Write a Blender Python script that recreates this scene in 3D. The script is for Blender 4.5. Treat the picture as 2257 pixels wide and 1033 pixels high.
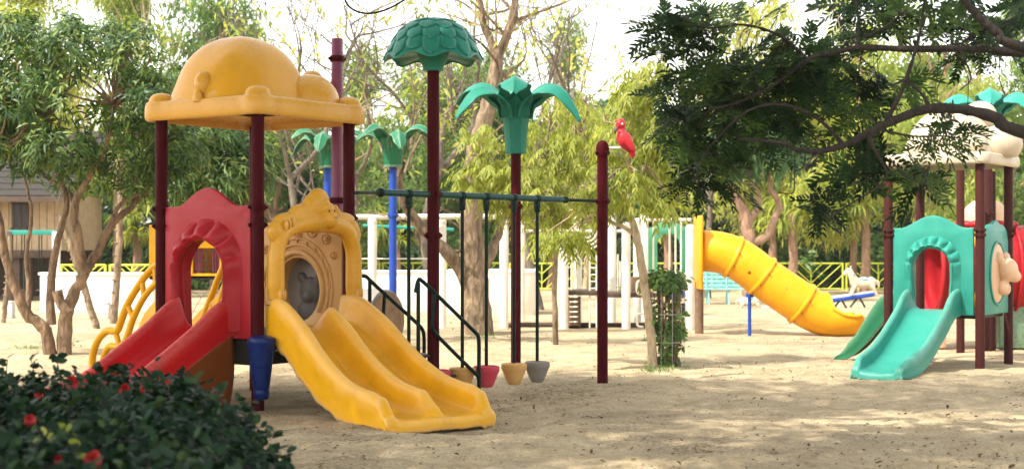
import bpy, bmesh, math, random
import numpy as np
from mathutils import Vector, Matrix, Quaternion

# ------------------------------------------------------------------ camera, sky, sun, exposure
for o in list(bpy.data.objects):
    bpy.data.objects.remove(o)
scene = bpy.context.scene
col = scene.collection
FPX, CX, HY, CH = 3198.0, 1128.5, 540.0, 1.46      # focal length in photo pixels, centre column, horizon row, eye height

cam_data = bpy.data.cameras.new("camera")
cam = bpy.data.objects.new("camera", cam_data)
col.objects.link(cam)
cam.location = (0, 0, CH)
cam.rotation_euler = (math.radians(90), 0, 0)
cam_data.sensor_width = 36.0
cam_data.lens = FPX / 2257.0 * 36.0
cam_data.shift_y = (HY - 516.5) / 2257.0
cam_data.clip_end = 600
cam_data.dof.use_dof = True
cam_data.dof.focus_distance = 13.2
cam_data.dof.aperture_fstop = 2.8
scene.camera = cam

SUN = Vector((-0.56, -0.36, 0.86)).normalized()    # towards the sun
world = bpy.data.worlds.new("World")
scene.world = world
world.use_nodes = True
wn = world.node_tree
bg = wn.nodes["Background"]
sky = wn.nodes.new("ShaderNodeTexSky")
sky.sky_type = 'NISHITA'
sky.sun_disc = False
sky.sun_elevation = math.asin(SUN.z)
sky.sun_rotation = math.atan2(SUN.x, SUN.y)
sky.dust_density = 1.5
sky.air_density = 1.0
hsv = wn.nodes.new("ShaderNodeHueSaturation")
hsv.inputs["Saturation"].default_value = 0.25
wn.links.new(sky.outputs[0], hsv.inputs["Color"])
wmul = wn.nodes.new("ShaderNodeMix"); wmul.data_type = 'RGBA'; wmul.blend_type = 'MULTIPLY'
wmul.inputs["Factor"].default_value = 1.0
wmul.inputs[7].default_value = (1.0, 0.965, 0.90, 1)      # warm dusty air
wn.links.new(hsv.outputs[0], wmul.inputs[6])
wn.links.new(wmul.outputs[2], bg.inputs["Color"])
bg.inputs["Strength"].default_value = 0.15

sun_data = bpy.data.lights.new("sun", 'SUN')
sun_data.energy = 2.15
sun_data.angle = math.radians(0.9)
sun_data.color = (1.0, 0.94, 0.82)
sun = bpy.data.objects.new("sun", sun_data)
sun.rotation_euler = SUN.to_track_quat('Z', 'Y').to_euler()
sun.location = (-10, -8, 20)
col.objects.link(sun)

vs = scene.view_settings
vs.view_transform = 'Standard'
vs.look = 'None'
vs.gamma = 1.0
vs.use_curve_mapping = False
vs.exposure = 1.90

# ------------------------------------------------------------------ helpers
RND = random.Random(11)
NR = np.random.default_rng(5)

def P(px, py, d):
    return Vector(((px - CX) / FPX * d, d, CH + (HY - py) / FPX * d))

def G(px, d, z=0.0):
    return Vector(((px - CX) / FPX * d, d, z))

def gd(py):
    return CH * FPX / (py - HY)

ORG = {}

def org(o):
    while o.parent is not None:
        o = o.parent
    return ORG.get(o.name, Vector((0, 0, 0)))

def tag(o, label, cat=None, group=None, kind=None):
    if label: o["label"] = label
    if cat: o["category"] = cat
    if group: o["group"] = group
    if kind: o["kind"] = kind
    return o

def thing(name, loc, label, cat, group=None):
    o = bpy.data.objects.new(name, None)
    col.objects.link(o)
    o.location = loc
    o.empty_display_size = 0.2
    ORG[o.name] = Vector(loc)
    return tag(o, label, cat, group)

def npa(v):
    return np.array([tuple(p) for p in v], dtype=float)

class MB:
    """collects world-space geometry and links it as one mesh object"""
    def __init__(self):
        self.v = []; self.f = []; self.n = 0
    def add(self, v, f):
        v = npa(v) if not isinstance(v, np.ndarray) else v
        self.v.append(v)
        n = self.n
        self.f.extend([tuple(i + n for i in q) for q in f])
        self.n += len(v)
        return self
    def tube(self, pts, r, seg=10, caps=True):
        return self.add(*tube(pts, r, seg, caps))
    def box(self, c, size, ax=None):
        return self.add(*box(c, size, ax))
    def ell(self, c, r, rot=None, seg=18, rings=11):
        return self.add(*ell(c, r, rot, seg, rings))
    def lathe(self, c, prof, seg=20, axis=None):
        return self.add(*lathe(c, prof, seg, axis))
    def grid(self, fn, nu, nv, cu=False):
        return self.add(*grid(fn, nu, nv, cu))
    def mesh(self, name, o=Vector((0, 0, 0)), sharp=40):
        me = bpy.data.meshes.new(name)
        v = np.concatenate(self.v) - np.array(o)
        me.from_pydata(v.tolist(), [], self.f)
        bm = bmesh.new(); bm.from_mesh(me)
        bmesh.ops.recalc_face_normals(bm, faces=bm.faces)
        bm.to_mesh(me); bm.free()
        me.shade_smooth()
        if sharp: me.set_sharp_from_angle(angle=math.radians(sharp))
        return me
    def build(self, name, mat, parent=None, sharp=40, bevel=0, sub=0, remesh=0, smooth=6, origin=None):
        o = org(parent) if parent is not None else (origin or Vector((0, 0, 0)))
        me = self.mesh(name, o, sharp)
        ob = bpy.data.objects.new(name, me)
        col.objects.link(ob)
        if parent is not None: ob.parent = parent
        elif origin is not None: ob.location = origin; ORG[ob.name] = Vector(origin)
        if remesh:
            m = ob.modifiers.new("r", 'REMESH'); m.mode = 'VOXEL'; m.voxel_size = remesh
            s = ob.modifiers.new("s", 'SMOOTH'); s.iterations = smooth; s.factor = 0.5
        if bevel:
            b = ob.modifiers.new("b", 'BEVEL'); b.width = bevel; b.segments = 2; b.limit_method = 'ANGLE'
            b.angle_limit = math.radians(35)
        if sub:
            b = ob.modifiers.new("u", 'SUBSURF'); b.levels = sub; b.render_levels = sub
        if remesh or bevel or sub:
            dg = bpy.context.evaluated_depsgraph_get()
            nm = bpy.data.meshes.new_from_object(ob.evaluated_get(dg))
            ob.modifiers.clear()
            ob.data = nm
            nm.name = name
            nm.shade_smooth()
            if not remesh and sharp: nm.set_sharp_from_angle(angle=math.radians(sharp))
            me = nm
        me.materials.clear()
        me.materials.append(mat)
        return ob

def tube(pts, r, seg=10, caps=True):
    pts = [Vector(p) for p in pts]
    n = len(pts)
    rs = [r] * n if not isinstance(r, (list, tuple, np.ndarray)) else list(r)
    t0 = (pts[1] - pts[0]).normalized()
    ref = Vector((0, 0, 1)) if abs(t0.z) < 0.9 else Vector((1, 0, 0))
    nrm = t0.cross(ref).normalized()
    V = []
    for i in range(n):
        a = pts[max(i - 1, 0)]; b = pts[min(i + 1, n - 1)]
        t = (b - a).normalized()
        nrm = (nrm - t * nrm.dot(t)).normalized()
        bn = t.cross(nrm)
        for j in range(seg):
            q = 2 * math.pi * j / seg
            V.append(pts[i] + (nrm * math.cos(q) + bn * math.sin(q)) * rs[i])
    Fs = []
    for i in range(n - 1):
        for j in range(seg):
            k = (j + 1) % seg
            Fs.append((i * seg + j, i * seg + k, (i + 1) * seg + k, (i + 1) * seg + j))
    if caps:
        Fs.append(tuple(range(seg))[::-1]); Fs.append(tuple((n - 1) * seg + j for j in range(seg)))
    return npa(V), Fs

def box(c, size, ax=None):
    c = Vector(c); sx, sy, sz = [s / 2 for s in size]
    X, Y, Z = ax if ax else (Vector((1, 0, 0)), Vector((0, 1, 0)), Vector((0, 0, 1)))
    V = [c + X * (sx * i) + Y * (sy * j) + Z * (sz * k) for k in (-1, 1) for j in (-1, 1) for i in (-1, 1)]
    Fs = [(0, 2, 3, 1), (4, 5, 7, 6), (0, 1, 5, 4), (2, 6, 7, 3), (0, 4, 6, 2), (1, 3, 7, 5)]
    return npa(V), Fs

def ell(c, r, rot=None, seg=18, rings=11):
    c = Vector(c)
    if not isinstance(r, (list, tuple)): r = (r, r, r)
    V = []
    for i in range(rings + 1):
        a = math.pi * i / rings
        for j in range(seg):
            b = 2 * math.pi * j / seg
            p = Vector((r[0] * math.sin(a) * math.cos(b), r[1] * math.sin(a) * math.sin(b), r[2] * math.cos(a)))
            if rot is not None: p = rot @ p
            V.append(c + p)
    Fs = [(i * seg + j, i * seg + (j + 1) % seg, (i + 1) * seg + (j + 1) % seg, (i + 1) * seg + j)
          for i in range(rings) for j in range(seg)]
    return npa(V), Fs

def lathe(c, prof, seg=20, axis=None):
    c = Vector(c)
    q = Vector((0, 0, 1)).rotation_difference(Vector(axis).normalized()) if axis is not None else None
    V = []
    for (r, z) in prof:
        for j in range(seg):
            a = 2 * math.pi * j / seg
            p = Vector((r * math.cos(a), r * math.sin(a), z))
            if q: p = q @ p
            V.append(c + p)
    n = len(prof)
    Fs = [(i * seg + j, i * seg + (j + 1) % seg, (i + 1) * seg + (j + 1) % seg, (i + 1) * seg + j)
          for i in range(n - 1) for j in range(seg)]
    Fs.append(tuple(range(seg))[::-1]); Fs.append(tuple((n - 1) * seg + j for j in range(seg)))
    return npa(V), Fs

def grid(fn, nu, nv, cu=False):
    V = [fn(i / (nu if cu else nu - 1), j / (nv - 1)) for i in range(nu) for j in range(nv)]
    Fs = []
    for i in range(nu if cu else nu - 1):
        a = i * nv; b = ((i + 1) % nu) * nv
        for j in range(nv - 1):
            Fs.append((a + j, b + j, b + j + 1, a + j + 1))
    return npa(V), Fs

def crom(pts, n):
    """smooth path through points (vectors or tuples), n samples"""
    A = np.array([tuple(p) for p in pts], dtype=float)
    m = len(A)
    A2 = np.vstack([2 * A[0] - A[1], A, 2 * A[-1] - A[-2]])
    out = []
    for s in np.linspace(0, m - 1 - 1e-9, n):
        i = int(s); t = s - i
        p0, p1, p2, p3 = A2[i], A2[i + 1], A2[i + 2], A2[i + 3]
        out.append(0.5 * ((2 * p1) + (-p0 + p2) * t + (2 * p0 - 5 * p1 + 4 * p2 - p3) * t * t + (-p0 + 3 * p1 - 3 * p2 + p3) * t ** 3))
    return np.array(out)

def lerpk(t, ks, vs_):
    return float(np.interp(t, ks, vs_))

def smk(t, ks, vs_):
    """smooth interpolation through keys"""
    A = crom(list(zip(ks, vs_)), 80)
    return float(np.interp(t, A[:, 0], A[:, 1]))

def panel(name, outline, holes, thick, bev, mapf, mat, parent, res=1):
    """flat panel with holes and rounded edges: outline in (s, z), mapf(s, z, n) -> world"""
    cu = bpy.data.curves.new(name, 'CURVE'); cu.dimensions = '2D'; cu.fill_mode = 'BOTH'
    cu.extrude = max(thick / 2 - bev, 0.0005); cu.bevel_depth = bev; cu.bevel_resolution = res
    for ol in [outline] + list(holes):
        sp = cu.splines.new('POLY'); sp.points.add(len(ol) - 1); sp.use_cyclic_u = True
        for p, (s, z) in zip(sp.points, ol): p.co = (s, z, 0, 1)
    tmp = bpy.data.objects.new("tmp", cu); col.objects.link(tmp)
    dg = bpy.context.evaluated_depsgraph_get()
    me = bpy.data.meshes.new_from_object(tmp.evaluated_get(dg))
    bpy.data.objects.remove(tmp)
    bm = bmesh.new(); bm.from_mesh(me)
    bmesh.ops.remove_doubles(bm, verts=bm.verts, dist=1e-5)
    o = org(parent)
    for v in bm.verts:
        v.co = Vector(mapf(v.co.x, v.co.y, v.co.z)) - o
    bmesh.ops.recalc_face_normals(bm, faces=bm.faces)
    bm.to_mesh(me); bm.free()
    me.name = name
    me.shade_smooth(); me.set_sharp_from_angle(angle=math.radians(30))
    ob = bpy.data.objects.new(name, me); col.objects.link(ob); ob.parent = parent
    me.materials.clear(); me.materials.append(mat)
    return ob

def copy_tree(o, parent=None):
    c = o.copy(); col.objects.link(c)
    if parent is not None: c.parent = parent
    for ch in list(o.children): copy_tree(ch, c)
    return c

# ------------------------------------------------------------------ materials
def newmat(name):
    m = bpy.data.materials.new(name); m.use_nodes = True
    nt = m.node_tree
    return m, nt, nt.nodes["Principled BSDF"]

def N(nt, typ, **kw):
    n = nt.nodes.new(typ)
    for k, v in kw.items():
        if hasattr(n, k): setattr(n, k, v)
        else: n.inputs[k.replace('_', ' ')].default_value = v
    return n

def ramp(nt, stops):
    r = nt.nodes.new("ShaderNodeValToRGB")
    el = r.color_ramp.elements
    while len(el) < len(stops): el.new(0.5)
    for e, (p, c) in zip(el, stops):
        e.position = p; e.color = (*c, 1) if len(c) == 3 else c
    return r

def shade(c, k):
    return tuple(min(1, x * k) for x in c)

def mixc(a, b, t):
    return tuple(x * (1 - t) + y * t for x, y in zip(a, b))

def plastic(name, c, rough=0.34, dirt=0.35, fade=0.25, bump=0.02, scale=3.0, coat=0.0, spec=0.26, edge=0.0):
    """moulded or painted surface with uneven fading, grime specks and slight unevenness"""
    m, nt, b = newmat(name)
    co = N(nt, "ShaderNodeNewGeometry")
    n1 = N(nt, "ShaderNodeTexNoise", Scale=scale, Detail=6.0, Roughness=0.62)
    n2 = N(nt, "ShaderNodeTexNoise", Scale=scale * 9, Detail=5.0, Roughness=0.7)
    n3 = N(nt, "ShaderNodeTexNoise", Scale=70.0, Detail=3.0)
    for n in (n1, n2, n3): nt.links.new(co.outputs["Position"], n.inputs["Vector"])
    g = sum(c) / 3
    r1 = ramp(nt, [(0.3, shade(c, 0.86)), (0.5, c), (0.75, mixc(shade(c, 1.08), (g + .12,) * 3, max(0, fade) * 0.5))])
    nt.links.new(n1.outputs[0], r1.inputs[0])
    r2 = ramp(nt, [(0.56, (0, 0, 0)), (0.78, (dirt,) * 3)])
    nt.links.new(n2.outputs[0], r2.inputs[0])
    # long scuffs and chalky fading
    mp = N(nt, "ShaderNodeMapping"); mp.inputs["Scale"].default_value = (9, 9, 1.1); mp.inputs["Rotation"].default_value = (.3, .5, .4)
    nt.links.new(co.outputs["Position"], mp.inputs["Vector"])
    n4 = N(nt, "ShaderNodeTexNoise", Scale=5.0, Detail=8.0, Roughness=0.75)
    nt.links.new(mp.outputs[0], n4.inputs["Vector"])
    r4 = ramp(nt, [(0.58, (0, 0, 0)), (0.74, (max(0, min(1, fade * 1.6 + .06)),) * 3)])
    nt.links.new(n4.outputs[0], r4.inputs[0])
    m4 = N(nt, "ShaderNodeMix", data_type='RGBA')
    nt.links.new(r4.outputs[0], m4.inputs["Factor"]); nt.links.new(r1.outputs[0], m4.inputs[6])
    m4.inputs[7].default_value = (*mixc(c, (.62, .56, .46), .5), 1)
    mx = N(nt, "ShaderNodeMix", data_type='RGBA')
    nt.links.new(r2.outputs[0], mx.inputs["Factor"])
    nt.links.new(m4.outputs[2], mx.inputs[6])
    mx.inputs[7].default_value = (*mixc(shade(c, 0.5), (0.16, 0.13, 0.09), 0.6), 1)
    last = mx.outputs[2]
    if edge:      # rubbed, chalky edges
        rp = ramp(nt, [(0.505, (0, 0, 0)), (0.56, (edge,) * 3)])
        nt.links.new(co.outputs["Pointiness"], rp.inputs[0])
        mm = N(nt, "ShaderNodeMath", operation='MULTIPLY'); nt.links.new(rp.outputs[0], mm.inputs[0])
        rq = ramp(nt, [(0.35, (.35,) * 3), (0.6, (1,) * 3)]); nt.links.new(n2.outputs[0], rq.inputs[0]); nt.links.new(rq.outputs[0], mm.inputs[1])
        me_ = N(nt, "ShaderNodeMix", data_type='RGBA')
        nt.links.new(mm.outputs[0], me_.inputs["Factor"]); nt.links.new(last, me_.inputs[6])
        me_.inputs[7].default_value = (*mixc(c, (.72, .62, .48), .62), 1)
        last = me_.outputs[2]
    nt.links.new(last, b.inputs["Base Color"])
    r3 = ramp(nt, [(0.3, (rough - .08,) * 3), (0.7, (rough + .2,) * 3)])
    nt.links.new(n2.outputs[0], r3.inputs[0])
    nt.links.new(r3.outputs[0], b.inputs["Roughness"])
    b.inputs["Coat Weight"].default_value = coat
    b.inputs["Specular IOR Level"].default_value = spec
    bp = N(nt, "ShaderNodeBump", Strength=bump * 8, Distance=0.004)
    nt.links.new(n3.outputs[0], bp.inputs["Height"])
    nt.links.new(bp.outputs[0], b.inputs["Normal"])
    return m

def leafmat(name, cols, trans=0.4, rough=0.45, spec=0.4, tint=(1.25, 1.15, 0.5), vary=0.0):
    m, nt, b = newmat(name)
    at = N(nt, "ShaderNodeAttribute", attribute_name="rnd")
    k = len(cols)
    rr_ = ramp(nt, [(i / (k - 1) if k > 1 else 0, c) for i, c in enumerate(cols)])
    nt.links.new(at.outputs["Fac"], rr_.inputs[0])
    # every plant a slightly different green
    oi = N(nt, "ShaderNodeObjectInfo")
    r = N(nt, "ShaderNodeHueSaturation")
    mh = N(nt, "ShaderNodeMapRange"); mh.inputs[3].default_value = .5 - .015 * vary; mh.inputs[4].default_value = .5 + .03 * vary
    mv = N(nt, "ShaderNodeMapRange"); mv.inputs[3].default_value = 1 + .12 * vary; mv.inputs[4].default_value = 1 - .22 * vary
    nt.links.new(oi.outputs["Random"], mh.inputs[0]); nt.links.new(oi.outputs["Random"], mv.inputs[0])
    nt.links.new(mh.outputs[0], r.inputs["Hue"]); nt.links.new(mv.outputs[0], r.inputs["Value"])
    nt.links.new(rr_.outputs[0], r.inputs["Color"])
    nt.links.new(r.outputs[0], b.inputs["Base Color"])
    b.inputs["Roughness"].default_value = rough
    b.inputs["Specular IOR Level"].default_value = spec
    tr = N(nt, "ShaderNodeBsdfTranslucent")
    mul = N(nt, "ShaderNodeMix", data_type='RGBA', blend_type='MULTIPLY')
    mul.inputs["Factor"].default_value = 1.0
    nt.links.new(r.outputs[0], mul.inputs[6]); mul.inputs[7].default_value = (*[t * 1.5 for t in tint], 1)
    nt.links.new(mul.outputs[2], tr.inputs["Color"])
    ms = N(nt, "ShaderNodeMixShader"); ms.inputs[0].default_value = trans
    nt.links.new(b.outputs[0], ms.inputs[1]); nt.links.new(tr.outputs[0], ms.inputs[2])
    nt.links.new(ms.outputs[0], nt.nodes["Material Output"].inputs["Surface"])
    return m

def bark(name, c1, c2, scale=9.0, bump=0.6):
    m, nt, b = newmat(name)
    co = N(nt, "ShaderNodeNewGeometry")
    mp = N(nt, "ShaderNodeMapping"); mp.inputs["Scale"].default_value = (1, 1, 0.35)
    nt.links.new(co.outputs["Position"], mp.inputs["Vector"])
    n1 = N(nt, "ShaderNodeTexNoise", Scale=scale, Detail=8.0, Roughness=0.7, Distortion=1.2)
    n2 = N(nt, "ShaderNodeTexVoronoi", Scale=scale * 2.2)
    for n in (n1, n2): nt.links.new(mp.outputs[0], n.inputs["Vector"])
    r = ramp(nt, [(0.32, c1), (0.5, mixc(c1, c2, .5)), (0.68, c2)])
    nt.links.new(n1.outputs[0], r.inputs[0]); nt.links.new(r.outputs[0], b.inputs["Base Color"])
    b.inputs["Roughness"].default_value = 0.9
    ad = N(nt, "ShaderNodeMath", operation='ADD')
    nt.links.new(n1.outputs[0], ad.inputs[0]); nt.links.new(n2.outputs[0], ad.inputs[1])
    bp = N(nt, "ShaderNodeBump", Strength=bump, Distance=0.03)
    nt.links.new(ad.outputs[0], bp.inputs["Height"]); nt.links.new(bp.outputs[0], b.inputs["Normal"])
    return m

def matte(name, c, rough=0.8, var=0.25, scale=6.0, bump=0.2):
    m, nt, b = newmat(name)
    co = N(nt, "ShaderNodeNewGeometry")
    n1 = N(nt, "ShaderNodeTexNoise", Scale=scale, Detail=7.0, Roughness=0.65)
    nt.links.new(co.outputs["Position"], n1.inputs["Vector"])
    r = ramp(nt, [(0.28, shade(c, 1 - var)), (0.72, shade(c, 1 + var * .6))])
    nt.links.new(n1.outputs[0], r.inputs[0]); nt.links.new(r.outputs[0], b.inputs["Base Color"])
    b.inputs["Roughness"].default_value = rough
    bp = N(nt, "ShaderNodeBump", Strength=bump, Distance=0.01)
    nt.links.new(n1.outputs[0], bp.inputs["Height"]); nt.links.new(bp.outputs[0], b.inputs["Normal"])
    return m

M = {
    'maroon': plastic('maroon_paint', (0.048, 0.0022, 0.0045), 0.5, .05, -.03, spec=.05),
    'purple': plastic('sunlit_maroon_paint', (0.19, 0.045, 0.095), 0.36, .12, .0, spec=.3),  # maroon post paint brightened to purple, sunlight put into the colour
    'yellow': plastic('yellow_plastic', (0.70, 0.34, 0.002), 0.32, .16, .04, spec=.26),
    'yellowslide': plastic('worn_yellow_slide_plastic', (0.72, 0.355, 0.002), 0.32, .18, .07, spec=.26, edge=.6),
    'tealslide': plastic('worn_turquoise_slide_plastic', (0.022, 0.23, 0.18), 0.34, .2, .12, edge=.3),
    'roofyellow': plastic('roof_yellow_plastic', (0.64, 0.318, 0.018), 0.26, .16, .07, coat=.1, edge=.22),
    'tan': plastic('tan_plastic', (0.58, 0.33, 0.11), 0.42, .4, .2),
    'red': plastic('red_plastic', (0.33, 0.010, 0.016), 0.36, .14, .05, spec=.22),
    'slidered': plastic('slide_red_plastic', (0.46, 0.006, 0.010), 0.30, .12, .03, spec=.28, edge=.4),
    'orangebrown': plastic('orange_brown_plastic', (0.17, 0.042, 0.006), 0.4, .3, .0),
    'blue': plastic('blue_plastic', (0.003, 0.016, 0.10), 0.28, .05, -.03, spec=.2),
    'bluepost': plastic('blue_post_paint', (0.012, 0.055, 0.33), 0.35, .15, .05),
    'teal': plastic('teal_plastic', (0.008, 0.17, 0.115), 0.36, .12, .02, spec=.25),
    'tealr': plastic('turquoise_plastic', (0.022, 0.23, 0.18), 0.34, .2, .14),
    'green': plastic('green_plastic', (0.012, 0.14, 0.065), 0.36, .2, .08, edge=.4),
    'mint': plastic('mint_panel', (0.10, 0.42, 0.24), 0.5, .2, .25),
    'dkgreen': plastic('dark_green_paint', (0.003, 0.015, 0.012), 0.35, .05, -.03, spec=.12),
    'beamgreen': plastic('beam_green_paint', (0.005, 0.05, 0.042), 0.26, .08, .0),
    'black': plastic('black_metal', (0.016, 0.012, 0.010), 0.4, .3, .05),
    'brownpost': plastic('brown_post_paint', (0.050, 0.013, 0.011), 0.5, .2, .0, spec=.08),
    'roofcream': plastic('cream_roof_plastic', (0.50, 0.42, 0.31), 0.4, .35, .1),
    'white': plastic('white_plastic', (0.74, 0.72, 0.66), 0.4, .35, .1),
    'cream': plastic('cream_post_paint', (0.70, 0.66, 0.56), 0.5, .4, .1),
    'peach': plastic('peach_plastic', (0.62, 0.40, 0.25), 0.4, .35, .2),
    'pink': plastic('pink_plastic', (0.50, 0.045, 0.075), 0.45, .35, .2),
    'bucketgrey': plastic('grey_plastic', (0.22, 0.20, 0.18), 0.5, .4, .1),
    'greydisc': plastic('dark_grey_plastic', (0.085, 0.078, 0.07), 0.55, .3, .1),
    'orange': plastic('orange_plastic', (0.70, 0.31, 0.005), 0.3, .16, .06),
    'birdred': plastic('bird_red_plastic', (0.50, 0.018, 0.03), 0.4, .2, .1),
    'fence': plastic('lime_fence_paint', (0.50, 0.55, 0.06), 0.5, .3, .1),
    'aqua': plastic('aqua_bench_paint', (0.24, 0.56, 0.50), 0.5, .3, .1),
    'wallwhite': matte('white_wall_paint', (0.72, 0.72, 0.70), .85, .1, 3.0, .15),
    'wallsunlit': matte('sunlit_white_wall_paint', (0.70, 0.62, 0.50), .85, .12, 3.0, .15),  # white wall with the warm sunlight on it put into the colour
    'plank': matte('cream_wood_planks', (0.40, 0.29, 0.18), .75, .25, 5.0, .2),
    'dkwood': matte('dark_stained_wood', (0.07, 0.04, 0.025), .7, .4, 8.0, .3),
    'roofing': matte('weathered_grey_shingle', (0.026, 0.021, 0.017), .9, .4, 9.0, .4),
    'stairwood': matte('brown_stair_boards', (0.17, 0.10, 0.055), .8, .4, 9.0, .3),
    'glassdark': plastic('dark_window_glass', (0.02, 0.022, 0.022), 0.12, .2, .02),
    'curtain': matte('pink_curtain', (0.42, 0.10, 0.16), .9, .3, 12, .2),
    'rubber': plastic('black_cable_rubber', (0.012, 0.012, 0.014), 0.5, .2, .02),
    'stone': matte('grey_block_stone', (0.50, 0.49, 0.46), .9, .25, 12, .4),
    'trunkA': bark('warm_tree_bark', (0.060, 0.034, 0.020), (0.34, 0.22, 0.13), 9.0, .9),
    'trunkB': bark('patchy_tree_bark', (0.05, 0.028, 0.017), (0.36, 0.26, 0.16), 6.5, 1.0),
    'trunkG': bark('grey_twig_bark', (0.05, 0.038, 0.028), (0.20, 0.155, 0.11), 9.0),
    'trunkC': bark('red_brown_bark', (0.17, 0.09, 0.055), (0.38, 0.24, 0.16), 7.0),
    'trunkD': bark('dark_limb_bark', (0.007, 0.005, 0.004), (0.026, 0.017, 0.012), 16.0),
    'trunkP': bark('pale_sapling_bark', (0.30, 0.21, 0.12), (0.56, 0.44, 0.29), 12.0),
    'leafL': leafmat('glossy_mango_leaf', [(0.012, 0.036, 0.011), (0.035, 0.085, 0.022), (0.095, 0.16, 0.036), (0.27, 0.33, 0.10)], .38, .42, .3),
    'leafY': leafmat('yellow_green_leaf', [(0.12, 0.16, 0.03), (0.25, 0.29, 0.055), (0.42, 0.42, 0.11)], .5, .55, .2, (1.08, 1.05, .62)),
    'leafF': leafmat('feathery_leaf', [(0.07, 0.13, 0.035), (0.15, 0.225, 0.065), (0.27, 0.34, 0.12)], .45, .6, .15, (1.1, 1.1, .7), 1),
    'leafFY': leafmat('feathery_yellow_leaf', [(0.20, 0.25, 0.05), (0.35, 0.38, 0.09), (0.47, 0.47, 0.15)], .5, .6, .2, (1.1, 1.05, .65), 1),
    'leafH': leafmat('hazy_green_leaf', [(0.035, 0.08, 0.035), (0.075, 0.145, 0.06), (0.15, 0.23, 0.10)], .4, .6, .15, (1.05, 1.1, .75), 1),
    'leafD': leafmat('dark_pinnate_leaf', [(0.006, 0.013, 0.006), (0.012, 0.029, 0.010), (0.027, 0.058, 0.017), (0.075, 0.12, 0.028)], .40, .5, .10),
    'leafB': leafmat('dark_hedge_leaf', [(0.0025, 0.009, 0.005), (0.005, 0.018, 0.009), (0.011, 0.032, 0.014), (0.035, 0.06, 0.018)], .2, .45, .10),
    'leafP': leafmat('strap_leaf', [(0.07, 0.12, 0.02), (0.20, 0.25, 0.035), (0.42, 0.42, 0.07)], .4, .5, .35),
    'leafS': leafmat('shrub_leaf', [(0.03, 0.07, 0.02), (0.08, 0.16, 0.04), (0.19, 0.30, 0.08)], .4, .45, .4),
    'deadleaf': leafmat('fallen_leaf', [(0.045, 0.028, 0.016), (0.12, 0.075, 0.035), (0.22, 0.15, 0.07)], .15, .8, .2, (1, .8, .5)),
    'petal': leafmat('red_petal', [(0.20, 0.004, 0.006), (0.28, 0.007, 0.008), (0.32, 0.02, 0.012)], .3, .5, .3, (1.0, .5, .5)),
    'petalred': leafmat('orange_petal', [(0.6, 0.12, 0.02), (0.62, 0.2, 0.03)], .3, .5, .3, (1.2, .8, .5)),
}

# ------------------------------------------------------------------ ground
def vnoise(x, y, seed=0):
    xi = np.floor(x).astype(np.int64); yi = np.floor(y).astype(np.int64)
    fx = x - xi; fy = y - yi
    fx = fx * fx * (3 - 2 * fx); fy = fy * fy * (3 - 2 * fy)
    def h(a, b):
        n = (a * 374761393 + b * 668265263 + seed * 974634777) & 0x7fffffff
        n = ((n ^ (n >> 13)) * 1274126177) & 0x7fffffff
        return ((n ^ (n >> 16)) & 0xffff) / 65535.0
    return (h(xi, yi) * (1 - fx) + h(xi + 1, yi) * fx) * (1 - fy) + (h(xi, yi + 1) * (1 - fx) + h(xi + 1, yi + 1) * fx) * fy

DIPS = [(-0.45, 11.75, 0.55, 0.07), (4.0, 15.95, 0.45, 0.05), (-3.9, 11.7, 0.6, 0.06), (4.2, 19.0, 0.4, 0.04), (-0.1, 14.1, 0.8, 0.03)]

def ground_h(x, y):
    near = np.clip((60 - y) / 40, 0, 1)
    h = (vnoise(x * .45, y * .45, 1) - .5) * .05 + (vnoise(x * 1.7, y * 1.7, 2) - .5) * .028
    fine = np.clip((26 - y) / 14, 0, 1)
    h += ((vnoise(x * 5, y * 5, 3) - .5) * .022 + (vnoise(x * 13, y * 13, 4) - .5) * .022 + (vnoise(x * 31, y * 31, 6) - .5) * .010) * fine
    pr = vnoise(x * 3.1 + 7, y * 3.1, 14)
    h -= np.clip(pr - .66, 0, 1) * .16 * fine      # trodden hollows
    for (cx, cy, r, dp) in DIPS:
        h -= dp * np.exp(-((x - cx) ** 2 + (y - cy) ** 2) / (r * r))
        rr = np.sqrt((x - cx) ** 2 + (y - cy) ** 2)
        h += dp * .35 * np.exp(-((rr - r * 1.5) / (r * .5)) ** 2)
    return h * near - 0.004

def fast_mesh(name, V, Fa, rnd=None, smooth=True):
    V = np.asarray(V, dtype=np.float32); Fa = np.asarray(Fa, dtype=np.int32)
    m, k = Fa.shape
    me = bpy.data.meshes.new(name)
    me.vertices.add(len(V)); me.vertices.foreach_set("co", V.ravel())
    me.loops.add(m * k); me.loops.foreach_set("vertex_index", Fa.ravel())
    me.polygons.add(m)
    me.polygons.foreach_set("loop_start", np.arange(m, dtype=np.int32) * k)
    me.polygons.foreach_set("loop_total", np.full(m, k, dtype=np.int32))
    if smooth: me.polygons.foreach_set("use_smooth", np.ones(m, dtype=bool))
    if rnd is not None:
        a = me.attributes.new("rnd", 'FLOAT', 'FACE')
        a.data.foreach_set("value", np.asarray(rnd, dtype=np.float32))
    me.update(calc_edges=True)
    return me

def link(name, me, mat, parent=None):
    ob = bpy.data.objects.new(name, me); col.objects.link(ob)
    if parent is not None: ob.parent = parent
    me.materials.append(mat)
    return ob

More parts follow.
